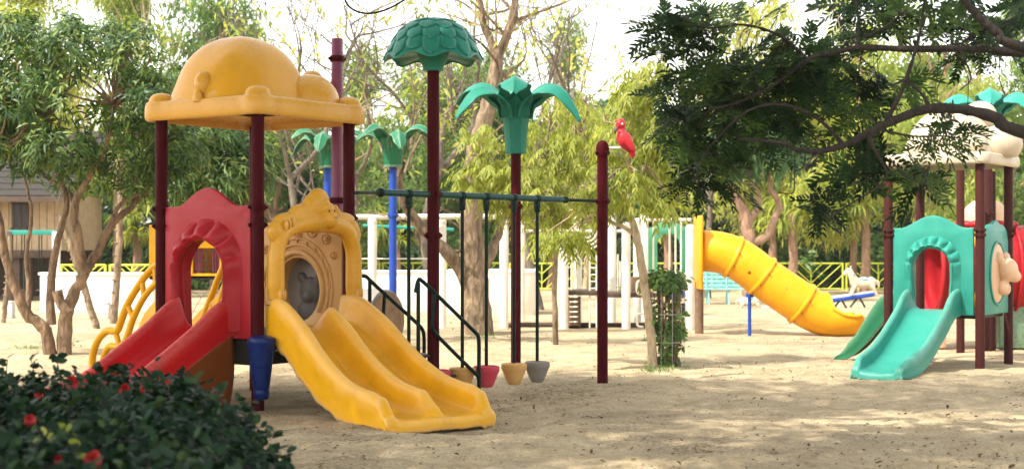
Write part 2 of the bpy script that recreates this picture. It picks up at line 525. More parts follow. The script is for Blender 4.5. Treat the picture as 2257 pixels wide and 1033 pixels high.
def build_ground():
    xs = np.concatenate([-np.geomspace(300, 9, 40)[:-1], np.linspace(-9, 9, 340), np.geomspace(9, 300, 40)[1:]])
    ys = np.concatenate([np.linspace(-60, 5, 14)[:-1], np.linspace(5, 18, 330), np.linspace(18, 30, 120)[1:], np.geomspace(30, 450, 70)[1:]])
    X, Y = np.meshgrid(xs, ys)
    Z = ground_h(X, Y)
    V = np.stack([X.ravel(), Y.ravel(), Z.ravel()], 1)
    nx = len(xs); ny = len(ys)
    i = np.arange(ny - 1)[:, None] * nx + np.arange(nx - 1)[None, :]
    Fa = np.stack([i, i + 1, i + nx + 1, i + nx], -1).reshape(-1, 4)
    me = fast_mesh("ground", V, Fa)
    m, nt, b = newmat("sandy_ground")
    co = N(nt, "ShaderNodeNewGeometry")
    def nz(sc, det, ro=.6, dist=0.0):
        n = N(nt, "ShaderNodeTexNoise", Scale=sc, Detail=det, Roughness=ro, Distortion=dist)
        nt.links.new(co.outputs["Position"], n.inputs["Vector"]); return n
    big = nz(.35, 6, .6); mid = nz(2.6, 9, .7, .5); grain = nz(46, 5, .75); pep = nz(120, 2, .5)
    r1 = ramp(nt, [(.30, (.33, .257, .158)), (.46, (.455, .367, .238)), (.66, (.55, .457, .308))])
    nt.links.new(mid.outputs[0], r1.inputs[0])
    r2 = ramp(nt, [(.35, (.78, .77, .76)), (.62, (1.08, 1.05, 1.0))])
    nt.links.new(big.outputs[0], r2.inputs[0])
    mu = N(nt, "ShaderNodeMix", data_type='RGBA', blend_type='MULTIPLY'); mu.inputs["Factor"].default_value = 1
    nt.links.new(r1.outputs[0], mu.inputs[6]); nt.links.new(r2.outputs[0], mu.inputs[7])
    r3 = ramp(nt, [(.36, (.45, .43, .41)), (.46, (.9, .9, .89)), (.56, (1, 1, 1)), (.72, (1.22, 1.2, 1.16))])
    nt.links.new(grain.outputs[0], r3.inputs[0])
    mu2 = N(nt, "ShaderNodeMix", data_type='RGBA', blend_type='MULTIPLY'); mu2.inputs["Factor"].default_value = .85
    nt.links.new(mu.outputs[2], mu2.inputs[6]); nt.links.new(r3.outputs[0], mu2.inputs[7])
    # darker churned soil in patches
    pt = nz(.55, 5, .62, .8)
    r5 = ramp(nt, [(.50, (0, 0, 0)), (.62, (1, 1, 1))]); nt.links.new(pt.outputs[0], r5.inputs[0])
    gr2 = nz(26, 6, .8)
    r6 = ramp(nt, [(.40, (.34, .32, .30)), (.55, (1, 1, 1))]); nt.links.new(gr2.outputs[0], r6.inputs[0])
    mu3 = N(nt, "ShaderNodeMix", data_type='RGBA', blend_type='MULTIPLY')
    nt.links.new(r5.outputs[0], mu3.inputs["Factor"]); nt.links.new(mu2.outputs[2], mu3.inputs[6]); nt.links.new(r6.outputs[0], mu3.inputs[7])
    mu2 = mu3
    # grass beyond the boundary fence
    sx = N(nt, "ShaderNodeSeparateXYZ"); nt.links.new(co.outputs["Position"], sx.inputs[0])
    mr = N(nt, "ShaderNodeMapRange"); mr.inputs[1].default_value = 47.5; mr.inputs[2].default_value = 50
    nt.links.new(sx.outputs[1], mr.inputs[0])
    mx = N(nt, "ShaderNodeMix", data_type='RGBA')
    nt.links.new(mr.outputs[0], mx.inputs["Factor"]); nt.links.new(mu2.outputs[2], mx.inputs[6])
    mx.inputs[7].default_value = (.16, .19, .05, 1)
    nt.links.new(mx.outputs[2], b.inputs["Base Color"])
    b.inputs["Roughness"].default_value = .95; b.inputs["Specular IOR Level"].default_value = .15
    ad = N(nt, "ShaderNodeMath", operation='MULTIPLY_ADD'); ad.inputs[1].default_value = .5
    nt.links.new(pep.outputs[0], ad.inputs[0]); nt.links.new(grain.outputs[0], ad.inputs[2])
    bp = N(nt, "ShaderNodeBump", Strength=.8, Distance=.02)
    nt.links.new(ad.outputs[0], bp.inputs["Height"]); nt.links.new(bp.outputs[0], b.inputs["Normal"])
    ob = link("ground", me, m)
    tag(ob, "pale sandy playground ground, shaded in front and sunlit farther back", None, None, "structure")
build_ground()

def gz(x, y):
    return float(ground_h(np.array([x]), np.array([y]))[0])

# ------------------------------------------------------------------ foliage tools
def norm(a):
    return a / np.maximum(np.linalg.norm(a, axis=1, keepdims=True), 1e-9)

LSH = {
    'lance': (np.array([[0, 0], [.28, -.5], [.28, .5], [.68, -.42], [.68, .42], [1, 0]]), np.array([[0, 2, 1], [1, 2, 4], [1, 4, 3], [3, 4, 5]])),
    'diamond': (np.array([[0, 0], [.45, -.5], [1, 0], [.45, .5]]), np.array([[0, 3, 1], [1, 3, 2]])),
    'oval': (np.array([[0, 0], [.22, -.42], [.22, .42], [.6, -.5], [.6, .5], [.92, -.2], [.92, .2]]), np.array([[0, 2, 1], [1, 2, 4], [1, 4, 3], [3, 4, 6], [3, 6, 5]])),
}

def leaf_geo(bp, dr, nr, ln, wd, droop, kind='lance', cup=0.0):
    sh, fc = LSH[kind]
    dr = norm(dr); sd = norm(np.cross(dr, nr)); nr = np.cross(sd, dr)
    t = sh[:, 0][None, :, None]; w = sh[:, 1][None, :, None]
    ln = np.broadcast_to(np.asarray(ln, float), (len(bp),))[:, None, None]
    wd = np.broadcast_to(np.asarray(wd, float), (len(bp),))[:, None, None]
    dz = np.array([0, 0, -1.0])[None, None, :]
    V = bp[:, None, :] + dr[:, None, :] * ln * t + sd[:, None, :] * wd * w + dz * (droop * ln * t * t) + nr[:, None, :] * (np.abs(w) * wd * cup)
    k = sh.shape[0]
    Fa = fc[None] + (np.arange(len(bp)) * k)[:, None, None]
    return V.reshape(-1, 3), Fa.reshape(-1, 3), fc.shape[0]

def merge_geo(parts):
    Vs, Fs, Rs, n = [], [], [], 0
    for V, Fa, r in parts:
        Vs.append(V); Fs.append(Fa + n); Rs.append(r); n += len(V)
    return np.concatenate(Vs), np.concatenate(Fs), np.concatenate(Rs)

def rand_dirs(n, g):
    v = g.normal(size=(n, 3))
    return norm(v)

def in_blobs(blobs, n, g, shell=0.55):
    """points in a set of ellipsoids (centre, radii), denser towards the outside"""
    w = np.array([b[1][0] * b[1][1] * b[1][2] for b in blobs]) ** .75
    idx = g.choice(len(blobs), n, p=w / w.sum())
    c = np.array([tuple(b[0]) for b in blobs])[idx]; r = np.array([tuple(b[1]) for b in blobs])[idx]
    d = rand_dirs(n, g)
    rad = (g.random(n) ** (1 / 3.) * (1 - shell) + shell * (0.55 + .45 * g.random(n)))[:, None]
    return c + d * r * rad, d

def whorls(cen, out, per, ln, wd, droop, g, kind='lance', up=0.25, jit=0.3, spread=.05, rb=None):
    """leaf whorls: per leaves around each centre"""
    n = len(cen)
    bp = np.repeat(cen, per, 0) + g.normal(size=(n * per, 3)) * spread
    ax = np.repeat(norm(out * .6 + np.array([0, 0, up])), per, 0)
    rd = rand_dirs(n * per, g)
    rd = norm(rd - ax * (rd * ax).sum(1, keepdims=True))
    dr = norm(rd + ax * (0.15 + jit * g.random((n * per, 1))))
    nr = norm(ax + .35 * rand_dirs(n * per, g))
    L = ln * (.65 + .6 * g.random(n * per)); W = wd * (.75 + .5 * g.random(n * per))
    V, Fa, q = leaf_geo(bp, dr, nr, L, W, droop * (.6 + .8 * g.random(n * per))[:, None, None], kind, .25)
    base = g.random(n) if rb is None else rb
    r = np.clip(np.repeat(base, per) * .6 + g.random(n * per) * .4, 0, 1)
    return V, Fa, np.repeat(r, q)

def limbs_to(mb, starts, targets, r0, g, seg=5, n=6, sag=.12):
    """thin branches from the nearest start to every target"""
    S = npa(starts)
    for t in targets:
        i = int(np.argmin(((S - t) ** 2).sum(1)))
        a = S[i]; L = np.linalg.norm(t - a)
        if L < 1e-3: continue
        m = (a + t) / 2 + g.normal(size=3) * L * sag + np.array([0, 0, L * .1])
        pts = crom([a, m, t], n)
        mb.tube([Vector(p) for p in pts], list(np.linspace(r0, r0 * .3, n)), seg, False)

def trunk_geo(mb, pts, r0, r1, seg=10, n=None, g=NR, wob=.04):
    n = n or max(8, len(pts) * 4)
    A = crom(pts, n)
    rs = np.linspace(r0, r1, n) * (1 + (g.random(n) - .5) * .12)
    L = np.linalg.norm(A[-1] - A[0])
    A[1:-1] += g.normal(size=(n - 2, 3)) * wob * r0 * 2
    mb.tube([Vector(p) for p in A], list(rs), seg)
    return A

def px_path(lst, d, dd=0.0):
    return [tuple(P(x, y, d + dd * i / max(len(lst) - 1, 1))) for i, (x, y) in enumerate(lst)]

def px_blob(px, py, rx, ry, d, rd):
    k = FPX / d
    return (tuple(P(px, py, d)), (rx / k, rd, ry / k))

# ------------------------------------------------------------------ spreading tree on the left
def left_tree():
    g = np.random.default_rng(21)
    d = 19.3
    root = thing("tree", G(128, d), "spreading tree with glossy drooping leaves and several forked bare trunks at the left", "tree")
    mb = MB()
    T = [
        (px_path([(112, 784), (98, 724), (60, 691), (33, 631), (9, 557), (0, 487), (-20, 420), (-10, 330)], d, -.5), .105, .04),
        (px_path([(142, 786), (144, 705), (158, 659), (181, 612), (204, 575), (242, 501), (279, 464), (325, 412), (350, 330)], d, .4), .12, .03),
        (px_path([(114, 715), (111, 640), (121, 557), (135, 501), (146, 440), (120, 360), (100, 270)], d, .1), .075, .03),
        (px_path([(183, 606), (172, 519), (163, 459), (186, 408), (230, 330), (250, 230)], d, -.3), .085, .03),
        (px_path([(240, 505), (262, 455), (300, 430), (330, 425)], d, .2), .045, .02),
        (px_path([(60, 690), (64, 640), (58, 560), (70, 470), (50, 380)], d + .2, .3), .05, .02),
        (px_path([(168, 470), (150, 420), (90, 380), (60, 300)], d, .3), .045, .02),
    ]
    tips = []
    for pts, r0, r1 in T:
        A = trunk_geo(mb, pts, r0 * .82, r1 * .8, 10, g=g)
        tips += [A[-1], A[-4], A[-8] if len(A) > 12 else A[-2]]
    mb.build("trunk", M['trunkA'], root, 60)
    st = MB()
    st.tube(crom(px_path([(152, 690), (134, 668), (126, 640)], d - .15), 6), [.07, .068, .066, .064, .066, .07], 10)
    st.build("limb_stub", M['trunkA'], root, 60)
    blobs = [px_blob(*b) for b in [
        (50, 110, 95, 75, d, 1.0), (190, 120, 110, 80, d, 1.2), (320, 130, 80, 80, d, 1.0), (80, 220, 110, 70, d - .4, 1.0),
        (230, 230, 120, 75, d - .5, 1.1), (345, 235, 80, 75, d, 1.0), (20, 320, 90, 70, d, .9), (150, 320, 100, 55, d - .5, .9),
        (290, 330, 90, 55, d + .2, .9), (400, 330, 65, 60, d + .4, .7), (40, 410, 80, 40, d + .2, .6), (200, 400, 90, 40, d + .4, .6), (320, 400, 60, 40, d + .3, .5), (-60, 240, 120, 140, d, 1.2), (40, 50, 40, 35, d, .5), (160, 60, 40, 30, d, .4), (280, 75, 60, 40, d, .6)]]
    cen, out = in_blobs(blobs, 2150, g, .5)
    cl = vnoise(cen[:, 0] * 2.3 + cen[:, 1] * .9, cen[:, 2] * 2.3 - cen[:, 1] * .7, 17)
    cen, out = cen[cl > .38], out[cl > .38]
    keep = np.array([not (c[2] < CH + (540 - 425 - 40 * math.sin(c[0] * 2.1)) / FPX * d) for c in cen])
    cen, out = cen[keep], out[keep]
    parts = [whorls(cen, out, 11, .135, .030, .42, g, 'lance', .3, .35, .06)]
    V, Fa, r = merge_geo(parts)
    link("crown", fast_mesh("crown", V - np.array(root.location), Fa, r), M['leafL'], root)
    br = MB()
    limbs_to(br, tips, cen[:: 14], .022, g)
    br.build("branch", M['trunkA'], root, 60)
left_tree()

def second_left_tree():
    g = np.random.default_rng(22)
    d = 23.5
    root = thing("tree", G(500, d), "leafy dark tree rising behind the yellow roofed play tower", "tree")
    mb = MB()
    A = trunk_geo(mb, px_path([(500, 738), (505, 620), (490, 520), (470, 440), (480, 360)], d), .1, .04, 9, g=g)
    B = trunk_geo(mb, px_path([(495, 540), (540, 450), (560, 380)], d), .06, .03, 8, g=g)
    C_ = trunk_geo(mb, px_path([(485, 500), (430, 430), (400, 370)], d), .055, .03, 8, g=g)
    mb.build("trunk", M['trunkA'], root, 60)
    blobs = [px_blob(*b) for b in [(430, 390, 90, 65, d, 1.0), (520, 380, 85, 70, d, 1.0), (470, 310, 110, 60, d, 1.1), (570, 340, 40, 60, d, .7),
                                   (450, 455, 60, 30, d, .6), (400, 210, 60, 60, d, .8)]]
    cen, out = in_blobs(blobs, 900, g, .5)
    V, Fa, r = whorls(cen, out, 12, .15, .034, .45, g, 'lance', .3, .35, .06)
    link("crown", fast_mesh("crown", V - np.array(root.location), Fa, r), M['leafL'], root)
    br = MB(); limbs_to(br, list(A[-6:]) + list(B[-5:]) + list(C_[-5:]), cen[::14], .022, g)
    br.build("branch", M['trunkA'], root, 60)
second_left_tree()

def slim_trunk(px0, py0, px1, py1, w, label, ds=0.0):
    d = gd(py0)
    root = thing("slender_trunk", G(px0, d), label, "tree trunk")
    g = np.random.default_rng(int(px0))
    mb = MB()
    top = P(px1, py1, d + ds)
    trunk_geo(mb, [tuple(P(px0, py0 + 6, d)), tuple((P(px0, py0, d) + top) / 2 + Vector((.03, 0, 0))), tuple(top)], w, w * .7, 9, 16, g, .05)
    mb.build("trunk", M['trunkB'], root, 60)
    mb = MB()
    for i in range(14):
        t = (i + .5) / 14
        p = P(px0, py0, d).lerp(top, t)
        ax = (top - P(px0, py0, d)).normalized()
        mb.lathe(p, [(w * (1.0 - .3 * t), -.012), (w * (1.1 - .3 * t), 0), (w * (1.0 - .3 * t), .012)], 9, ax)
    mb.build("leaf_scar", M['trunkB'], root, 60)["kind"] = "stuff"
slim_trunk(214, 724, 128, 470, .065, "thin leaning trunk propped in front of the low white wall")
slim_trunk(250, 712, 268, 330, .075, "slim upright ringed trunk left of the yellow stair rail")
slim_trunk(6, 712, 22, 520, .05, "thin grey stake trunk at the far left edge")

# ------------------------------------------------------------------ patchy barked tree in the middle
def middle_tree():
    g = np.random.default_rng(31)
    d = 23.6
    root = thing("tree", G(1056, d), "tall bare tree with patchy peeling bark behind the hanging step bridge", "tree")
    mb = MB()
    A = trunk_geo(mb, px_path([(1058, 748), (1051, 670), (1046, 598), (1039, 525), (1041, 428), (1043, 380), (1052, 320), (1078, 233), (1091, 169), (1096, 118)], d), .25, .10, 14, 44, g, .018)
    L1 = trunk_geo(mb, px_path([(1043, 655), (1012, 588), (974, 545), (925, 496), (891, 448), (877, 400), (850, 330)], d, -.8), .13, .05, 10, g=g)
    L2 = trunk_geo(mb, px_path([(1051, 620), (1080, 564), (1095, 525), (1112, 480), (1150, 430)], d, .5), .10, .04, 10, g=g)
    U1 = trunk_geo(mb, px_path([(1096, 120), (1117, 84), (1130, 30), (1142, -40), (1150, -120)], d), .085, .04, 9, g=g)
    U2 = trunk_geo(mb, px_path([(1095, 122), (1074, 75), (1060, 20), (1050, -60)], d), .075, .035, 9, g=g)
    mb.build("trunk", M['trunkB'], root, 60)
    tw = MB()
    stack = [(U1, 9), (U2, 9), (A[30:], 5), (L1[8:], 6), (L2[6:], 5)]
    tips = []
    for Q, cnt in stack:
        for i in range(cnt):
            s = Q[g.integers(0, len(Q))]
            a = g.normal(size=3); a[1] *= .6; a[2] = abs(a[2]) * .7 + .35
            a /= np.linalg.norm(a)
            L = .9 + 1.3 * g.random()
            m = s + a * L * .5 + g.normal(size=3) * .12
            e = s + a * L + g.normal(size=3) * .15
            pts = crom([s, m, e], 7)
            tw.tube([Vector(p) for p in pts], list(np.linspace(.03, .008, 7)), 5, False)
            for q in range(5):
                s2 = pts[2 + g.integers(0, 5)]
                b = a + g.normal(size=3) * .6; b /= np.linalg.norm(b)
                e2 = s2 + b * (.3 + .6 * g.random())
                tw.tube([Vector(s2), Vector((s2 + e2) / 2 + g.normal(size=3) * .04), Vector(e2)], [.010, .007, .004], 4, False)
                tips.append(e2)
    tw.build("branch", M['trunkB'], root, 60)
    cen = np.array(tips); cen = cen[g.random(len(cen)) < .55]
    V, Fa, r = whorls(cen, rand_dirs(len(cen), g), 5, .14, .045, .6, g, 'lance', -.2, .3, .1)
    link("crown", fast_mesh("crown", V - np.array(root.location), Fa, r), M['leafY'], root)
middle_tree()

# ------------------------------------------------------------------ yellow-green drooping trees
def droop_tree(name, label, base_d, trunks, blobs, ncl, seed, mat='leafY', ln=.17, wd=.045, tm='trunkP', r0=.06):
    g = np.random.default_rng(seed)
    p0 = trunks[0][0]
    root = thing(name, G(p0[0], base_d), label, "tree")
    mb = MB(); tips = []
    for i, t in enumerate(trunks):
        A = trunk_geo(mb, px_path(t, base_d), r0 if i == 0 else r0 * .5, r0 * .42 if i == 0 else r0 * .25, 9, g=g)
        tips += list(A[len(A) // 2:: 2])
    mb.build("trunk", M[tm], root, 60)
    bl = [px_blob(*b) for b in blobs]
    cen, out = in_blobs(bl, ncl, g, .35)
    # hanging sprays: leaflets along short drooping stalks
    per = 3; S = np.repeat(cen, per, 0)
    sd = norm(rand_dirs(len(S), g) * np.array([1, 1, .3]) + np.array([0, 0, -.25]))
    parts = []
    tw = MB()
    for t in np.linspace(.15, 1, 5):
        bp = S + sd * .26 * t + np.array([0, 0, -.12]) * t * t
        for sgn in (-1, 1):
            side = norm(np.cross(sd, np.array([0, 0, 1.0]))) * sgn
            dr = norm(side * .6 + sd * .6 + np.array([0, 0, -.75]) + .25 * rand_dirs(len(S), g))
            V, Fa, q = leaf_geo(bp, dr, norm(np.cross(side, dr) + .3 * rand_dirs(len(S), g)), ln * (.7 + .6 * g.random(len(S))), wd * (.7 + .6 * g.random(len(S))), .25, 'lance', .2)
            parts.append((V, Fa, np.repeat(np.clip(g.random(len(S)) * .6 + .4 * np.repeat(g.random(len(cen)), per), 0, 1), q)))
    V, Fa, r = merge_geo(parts)
    link("crown", fast_mesh("crown", V - np.array(root.location), Fa, r), M[mat], root)
    limbs_to(tw, tips, cen[::3], .014, g, 4, 5, .15)
    tw.build("branch", M[tm], root, 60)
    return root

droop_tree("sapling", "slender young tree with yellow green drooping leaves beside the caged shrub", 17.6,
           [[(1440, 812), (1434, 730), (1421, 634), (1408, 545), (1397, 498), (1387, 459), (1392, 400), (1386, 340), (1395, 260), (1400, 190)],
            [(1398, 515), (1372, 498), (1346, 488), (1310, 440)], [(1390, 420), (1420, 370), (1450, 300)], [(1388, 350), (1350, 300), (1330, 250)]],
           [(1400, 190, 55, 55, 17.4, .5), (1440, 290, 60, 70, 17.6, .6), (1350, 300, 45, 55, 17.8, .5), (1450, 400, 55, 55, 17.8, .5),
            (1320, 430, 50, 40, 17.6, .4), (1440, 150, 40, 30, 17.6, .4), (1395, 390, 40, 40, 17.4, .4), (1245, 520, 60, 25, 18, .4)], 200, 41, ln=.092, wd=.024)
droop_tree("weeping_tree", "yellow green weeping tree hanging behind the teal palm topped post", 21.5,
           [[(1225, 770), (1222, 640), (1226, 520), (1218, 430), (1205, 340), (1215, 250)], [(1222, 450), (1160, 400), (1080, 370), (1040, 300)], [(1210, 340), (1270, 290), (1300, 240)]],
           [(1060, 300, 50, 45, 21.5, .6), (1070, 380, 70, 40, 21.2, .6), (1190, 310, 70, 60, 21.5, .7), (1180, 400, 70, 45, 21.2, .6),
            (1270, 330, 60, 70, 21.6, .7), (1250, 230, 60, 50, 21.8, .6), (1200, 470, 60, 35, 21.4, .5), (1130, 430, 70, 30, 21.4, .5), (1290, 430, 40, 40, 21.6, .5)], 215, 42, ln=.105, wd=.027, tm='trunkB', r0=.045)

# ------------------------------------------------------------------ background trees (shared meshes, one object per tree)
def feather_proto(seed, mat, tm, h=10.0, w=3.6, ncl=520, ln=.30, wd=.10, layered=False, low=.22):
    """returns (trunk mesh, branch mesh, crown mesh) around the origin"""
    g = np.random.default_rng(seed)
    mb = MB(); tips = []
    lean = g.normal(size=2) * .05
    A = trunk_geo(mb, [(0, 0, -.1), (lean[0] * h * .5, lean[1] * h * .3, h * .3), (lean[0] * h, lean[1] * h, h * .62), (lean[0] * h * 1.2, lean[1] * h, h * .88)], .02 * h, .006 * h, 8, 18, g, .05)
    for i in range(9):
        s = A[5 + g.integers(0, 11)]
        a = rand_dirs(1, g)[0]; a[2] = abs(a[2]) * .6 + .35; a /= np.linalg.norm(a)
        e = s + a * w * (.45 + .4 * g.random())
        Q = trunk_geo(mb, [tuple(s), tuple((s + e) / 2 + g.normal(size=3) * .15), tuple(e)], .007 * h, .003 * h, 6, 8, g)
        tips += list(Q[3:])
    me_t = mb.mesh("trunk", sharp=60)
    blobs = []
    for i in range(15):
        z = h * (low + (1 - low) * g.random())
        rr = w * (.25 + .65 * math.sin(math.pi * min(max((z / h - low * .6), .05), .98)) ** .6)
        a = g.random() * 6.28
        rad = rr * .75 * g.random() ** .5
        s = w * (.22 + .2 * g.random())
        blobs.append(((math.cos(a) * rad, math.sin(a) * rad, z), (s, s, s * (.45 if layered else .75))))
    cen, out = in_blobs(blobs, ncl, g, .5)
    per = 14
    bp = np.repeat(cen, per, 0) + g.normal(size=(ncl * per, 3)) * np.array([.28, .28, .16])
    dr = norm(rand_dirs(ncl * per, g) * np.array([1, 1, .4]) + np.array([0, 0, -.3]))
    nr = norm(rand_dirs(ncl * per, g) * .8 + np.array([0, 0, 1]))
    V, Fa, q = leaf_geo(bp, dr, nr, ln * (.6 + .8 * g.random(ncl * per)), wd * (.6 + .8 * g.random(ncl * per)), .3, 'diamond')
    r = np.clip(np.repeat(g.random(ncl), per) * .65 + g.random(ncl * per) * .35, 0, 1)
    me_c = fast_mesh("crown", V, Fa, np.repeat(r, q)); me_c.materials.append(M[mat])
    me_t.materials.append(M[tm])
    br = MB(); limbs_to(br, tips, cen[::9], .018, g, 4, 4)
    me_b = br.mesh("branch", sharp=60); me_b.materials.append(M[tm])
    return me_t, me_b, me_c

PROT = {
    'fy': feather_proto(51, 'leafFY', 'trunkP', ncl=560, ln=.34, wd=.09),
    'fg': feather_proto(52, 'leafF', 'trunkB', ncl=620, ln=.30, wd=.10),
    'fl': feather_proto(53, 'leafFY', 'trunkC', ncl=520, layered=True, w=4.4, ln=.32, wd=.10),
    'hz': feather_proto(54, 'leafH', 'trunkB', ncl=760, w=3.4, ln=.34, wd=.14, low=.1),
    'hf': feather_proto(55, 'leafF', 'trunkC', ncl=600, w=3.8, ln=.3, wd=.1, low=.15),
}

def bg_tree(kind, px, d, top_y, wpx, label, rz, group=None):
    root = thing("background_tree", G(px, d), label, "tree", group)
    h = CH + (HY - top_y) / FPX * d
    sz = h / 10.0; sx = (wpx / FPX * d) / {'fy': 3.6, 'fg': 3.6, 'fl': 4.4, 'hz': 3.4, 'hf': 3.8}[kind]
    root.scale = (sx, sx, sz); root.rotation_euler.z = rz
    for nm, me in zip(("trunk", "branch", "crown"), PROT[kind]):
        o = bpy.data.objects.new(nm, me); col.objects.link(o); o.parent = root
    return root

GB = "trees behind the boundary fence"
BT = [
    ('fy', 60, 46, -60, 190, "pale feathery tree at the back above the wooden house"),
    ('fy', 255, 42, -30, 160, "bright yellow feathery tree showing over the left tree's crown"),
    ('fg', 470, 44, -60, 170, "soft green feathery tree above the yellow roof at the back"),
    ('hz', 620, 50, 190, 150, "misty green round tree behind the blue posts at the left"),
    ('hf', 760, 46, 130, 150, "thin pale green tree behind the purple pole"),
    ('fg', 930, 52, 120, 190, "light feathery tree behind the scaly green mushroom top"),
    ('hz', 830, 56, 300, 190, "low misty green tree between the two blue palm posts"),
    ('fg', 1090, 54, 90, 150, "feathery tree behind the fork of the bare middle tree"),
    ('hz', 1050, 60, 330, 230, "low hazy green tree behind the middle trunk"),
    ('hf', 1220, 50, 70, 120, "sparse pale tree to the right of the bare middle tree"),
    ('hz', 1330, 56, 330, 220, "low hazy tree behind the perch post with the red bird"),
    ('fy', 1290, 47, 260, 130, "yellow green tree glowing behind the perch post"),
    ('hz', 1560, 52, 230, 190, "dense misty tree behind the top of the orange tube slide"),
    ('fl', 1640, 48, -60, 220, "yellow layered tree seen through the dark overhanging foliage"),
    ('hz', 1780, 56, 200, 230, "dense misty tree behind the drooping strap leaved plants"),
    ('fl', 1880, 44, -40, 200, "bright layered tree behind the middle of the overhanging branches"),
    ('fl', 2090, 42, 20, 210, "yellow layered tree above the white domed roof"),
    ('hf', 2240, 46, -20, 190, "green feathery tree at the back in the upper right corner"),
    ('hz', 2000, 55, 260, 230, "dense misty tree behind the white domed play tower"),
    ('hz', 2200, 52, 260, 210, "dense misty tree at the far right behind the red play tunnel"),
    ('hz', 330, 50, 250, 200, "misty dark tree behind the left play tower's red arch"),
    ('hz', 130, 56, 250, 220, "misty tree behind the wooden house roof"),
    ('hf', 700, 58, 330, 160, "pale low tree behind the yellow monkey arch"),
    ('hz', 640, 62, 230, 260, "broad soft green tree filling the back behind the tower's middle"),
    ('hz', 900, 64, 240, 280, "broad soft green tree at the back behind the mushroom post's pole"),
    ('hz', 1180, 63, 250, 280, "broad soft green tree at the back behind the weeping tree"),
    ('hz', 1450, 60, 210, 260, "broad soft green tree at the back above the mint green arch"),
    ('hz', 1690, 58, 150, 260, "broad soft green tree at the back above the gnarled trunk"),
    ('hf', 1010, 50, 170, 150, "pale leafy tree between the mushroom top and the bare tree's trunk"),
    ('hf', 590, 48, 100, 140, "pale leafy tree just right of the yellow dome"),
    ('hz', 1930, 60, 120, 260, "broad soft green tree at the back above the strap leaved plants"),
    ('hz', 2130, 60, 120, 260, "broad soft green tree at the back behind the turquoise palm leaves"),
]
for i, (k, px, d, ty, w, lb) in enumerate(BT):
    bg_tree(k, px, d, ty, w, lb, i * 1.37, GB)

# ------------------------------------------------------------------ bare twiggy trees against the sky
def bare_tree(px, d, top_y, seed, label, spread=1.0, tm='trunkG'):
    g = np.random.default_rng(seed)
    root = thing("bare_tree", G(px, d), label, "tree", "leafless trees at the back")
    mb = MB(); twigs = MB(); tips = []
    H = CH + (HY - top_y) / FPX * d
    def grow(p, a, L, r, lv):
        n = 5
        e = p + a * L
        m = (p + e) / 2 + g.normal(size=3) * L * .07
        pts = crom([p, m, e], n)
        (mb if lv < 2 else twigs).tube([Vector(q) for q in pts], list(np.linspace(r, r * .62, n)), 7 if lv < 2 else 4, False)
        if lv >= 5:
            tips.append(e); return
        for i in range(3 if lv else 4):
            b = a + g.normal(size=3) * (.42 + .06 * lv) * spread; b[2] += .12; b /= np.linalg.norm(b)
            s = pts[-1] if i == 0 else pts[2 + g.integers(0, 3)]
            grow(s, b, L * (.62 + .2 * g.random()), r * (.62 if i == 0 else .45), lv + 1)
    base = np.array(G(px, d, -.05))
    grow(base, np.array([g.normal() * .05, g.normal() * .05, 1.0]), H * .36, .014 * H, 0)
    mb.build("trunk", M[tm], root, 60)
    twigs.build("branch", M[tm], root, 0)
    cen = np.array(tips); cen = cen[g.random(len(cen)) < .22]
    V, Fa, r = whorls(cen, rand_dirs(len(cen), g), 4, .22, .08, .4, g, 'diamond', -.1, .3, .18)
    link("crown", fast_mesh("crown", V - np.array(root.location), Fa, r), M['leafFY'], root)
bare_tree(650, 34, -120, 61, "thin bare tree against the white sky right of the yellow dome")
bare_tree(800, 38, -100, 62, "wispy bare tree behind the purple pole and mushroom top")
bare_tree(960, 36, -160, 63, "tall bare tree reaching out of the top behind the mushroom cap")
bare_tree(1190, 33, -120, 64, "bare twiggy tree right of the patchy barked tree")
bare_tree(1330, 36, -60, 65, "fine bare tree against the sky above the red bird", 1.1)
bare_tree(1560, 40, 40, 66, "bare tree half hidden behind the dark foliage at the top")

def gnarled():
    g = np.random.default_rng(71)
    d = 37
    root = thing("gnarled_tree", G(1652, d), "gnarled red brown trunk forking behind the orange tube slide", "tree")
    mb = MB(); tips = []
    for t, a, b in [([(1655, 668), (1652, 560), (1648, 500), (1640, 465), (1620, 430), (1605, 395), (1600, 350)], .2, .07),
                    ([(1652, 535), (1690, 520), (1708, 480), (1718, 450), (1700, 420), (1695, 380)], .12, .05),
                    ([(1648, 490), (1670, 460), (1668, 420), (1650, 390), (1660, 340)], .1, .05)]:
        A = trunk_geo(mb, px_path(t, d), a, b, 9, g=g); tips += list(A[-5:])
    mb.build("trunk", M['trunkC'], root, 60)
    bl = [px_blob(1610, 340, 70, 50, d, 1.0), px_blob(1690, 330, 70, 50, d, 1.0), px_blob(1650, 280, 90, 50, d, 1.0)]
    cen, out = in_blobs(bl, 200, g)
    V, Fa, r = whorls(cen, out, 12, .3, .1, .4, g, 'diamond', .2, .4, .2)
    link("crown", fast_mesh("crown", V - np.array(root.location), Fa, r), M['leafH'], root)
    br = MB(); limbs_to(br, tips, cen[::10], .03, g); br.build("branch", M['trunkC'], root, 60)
gnarled()

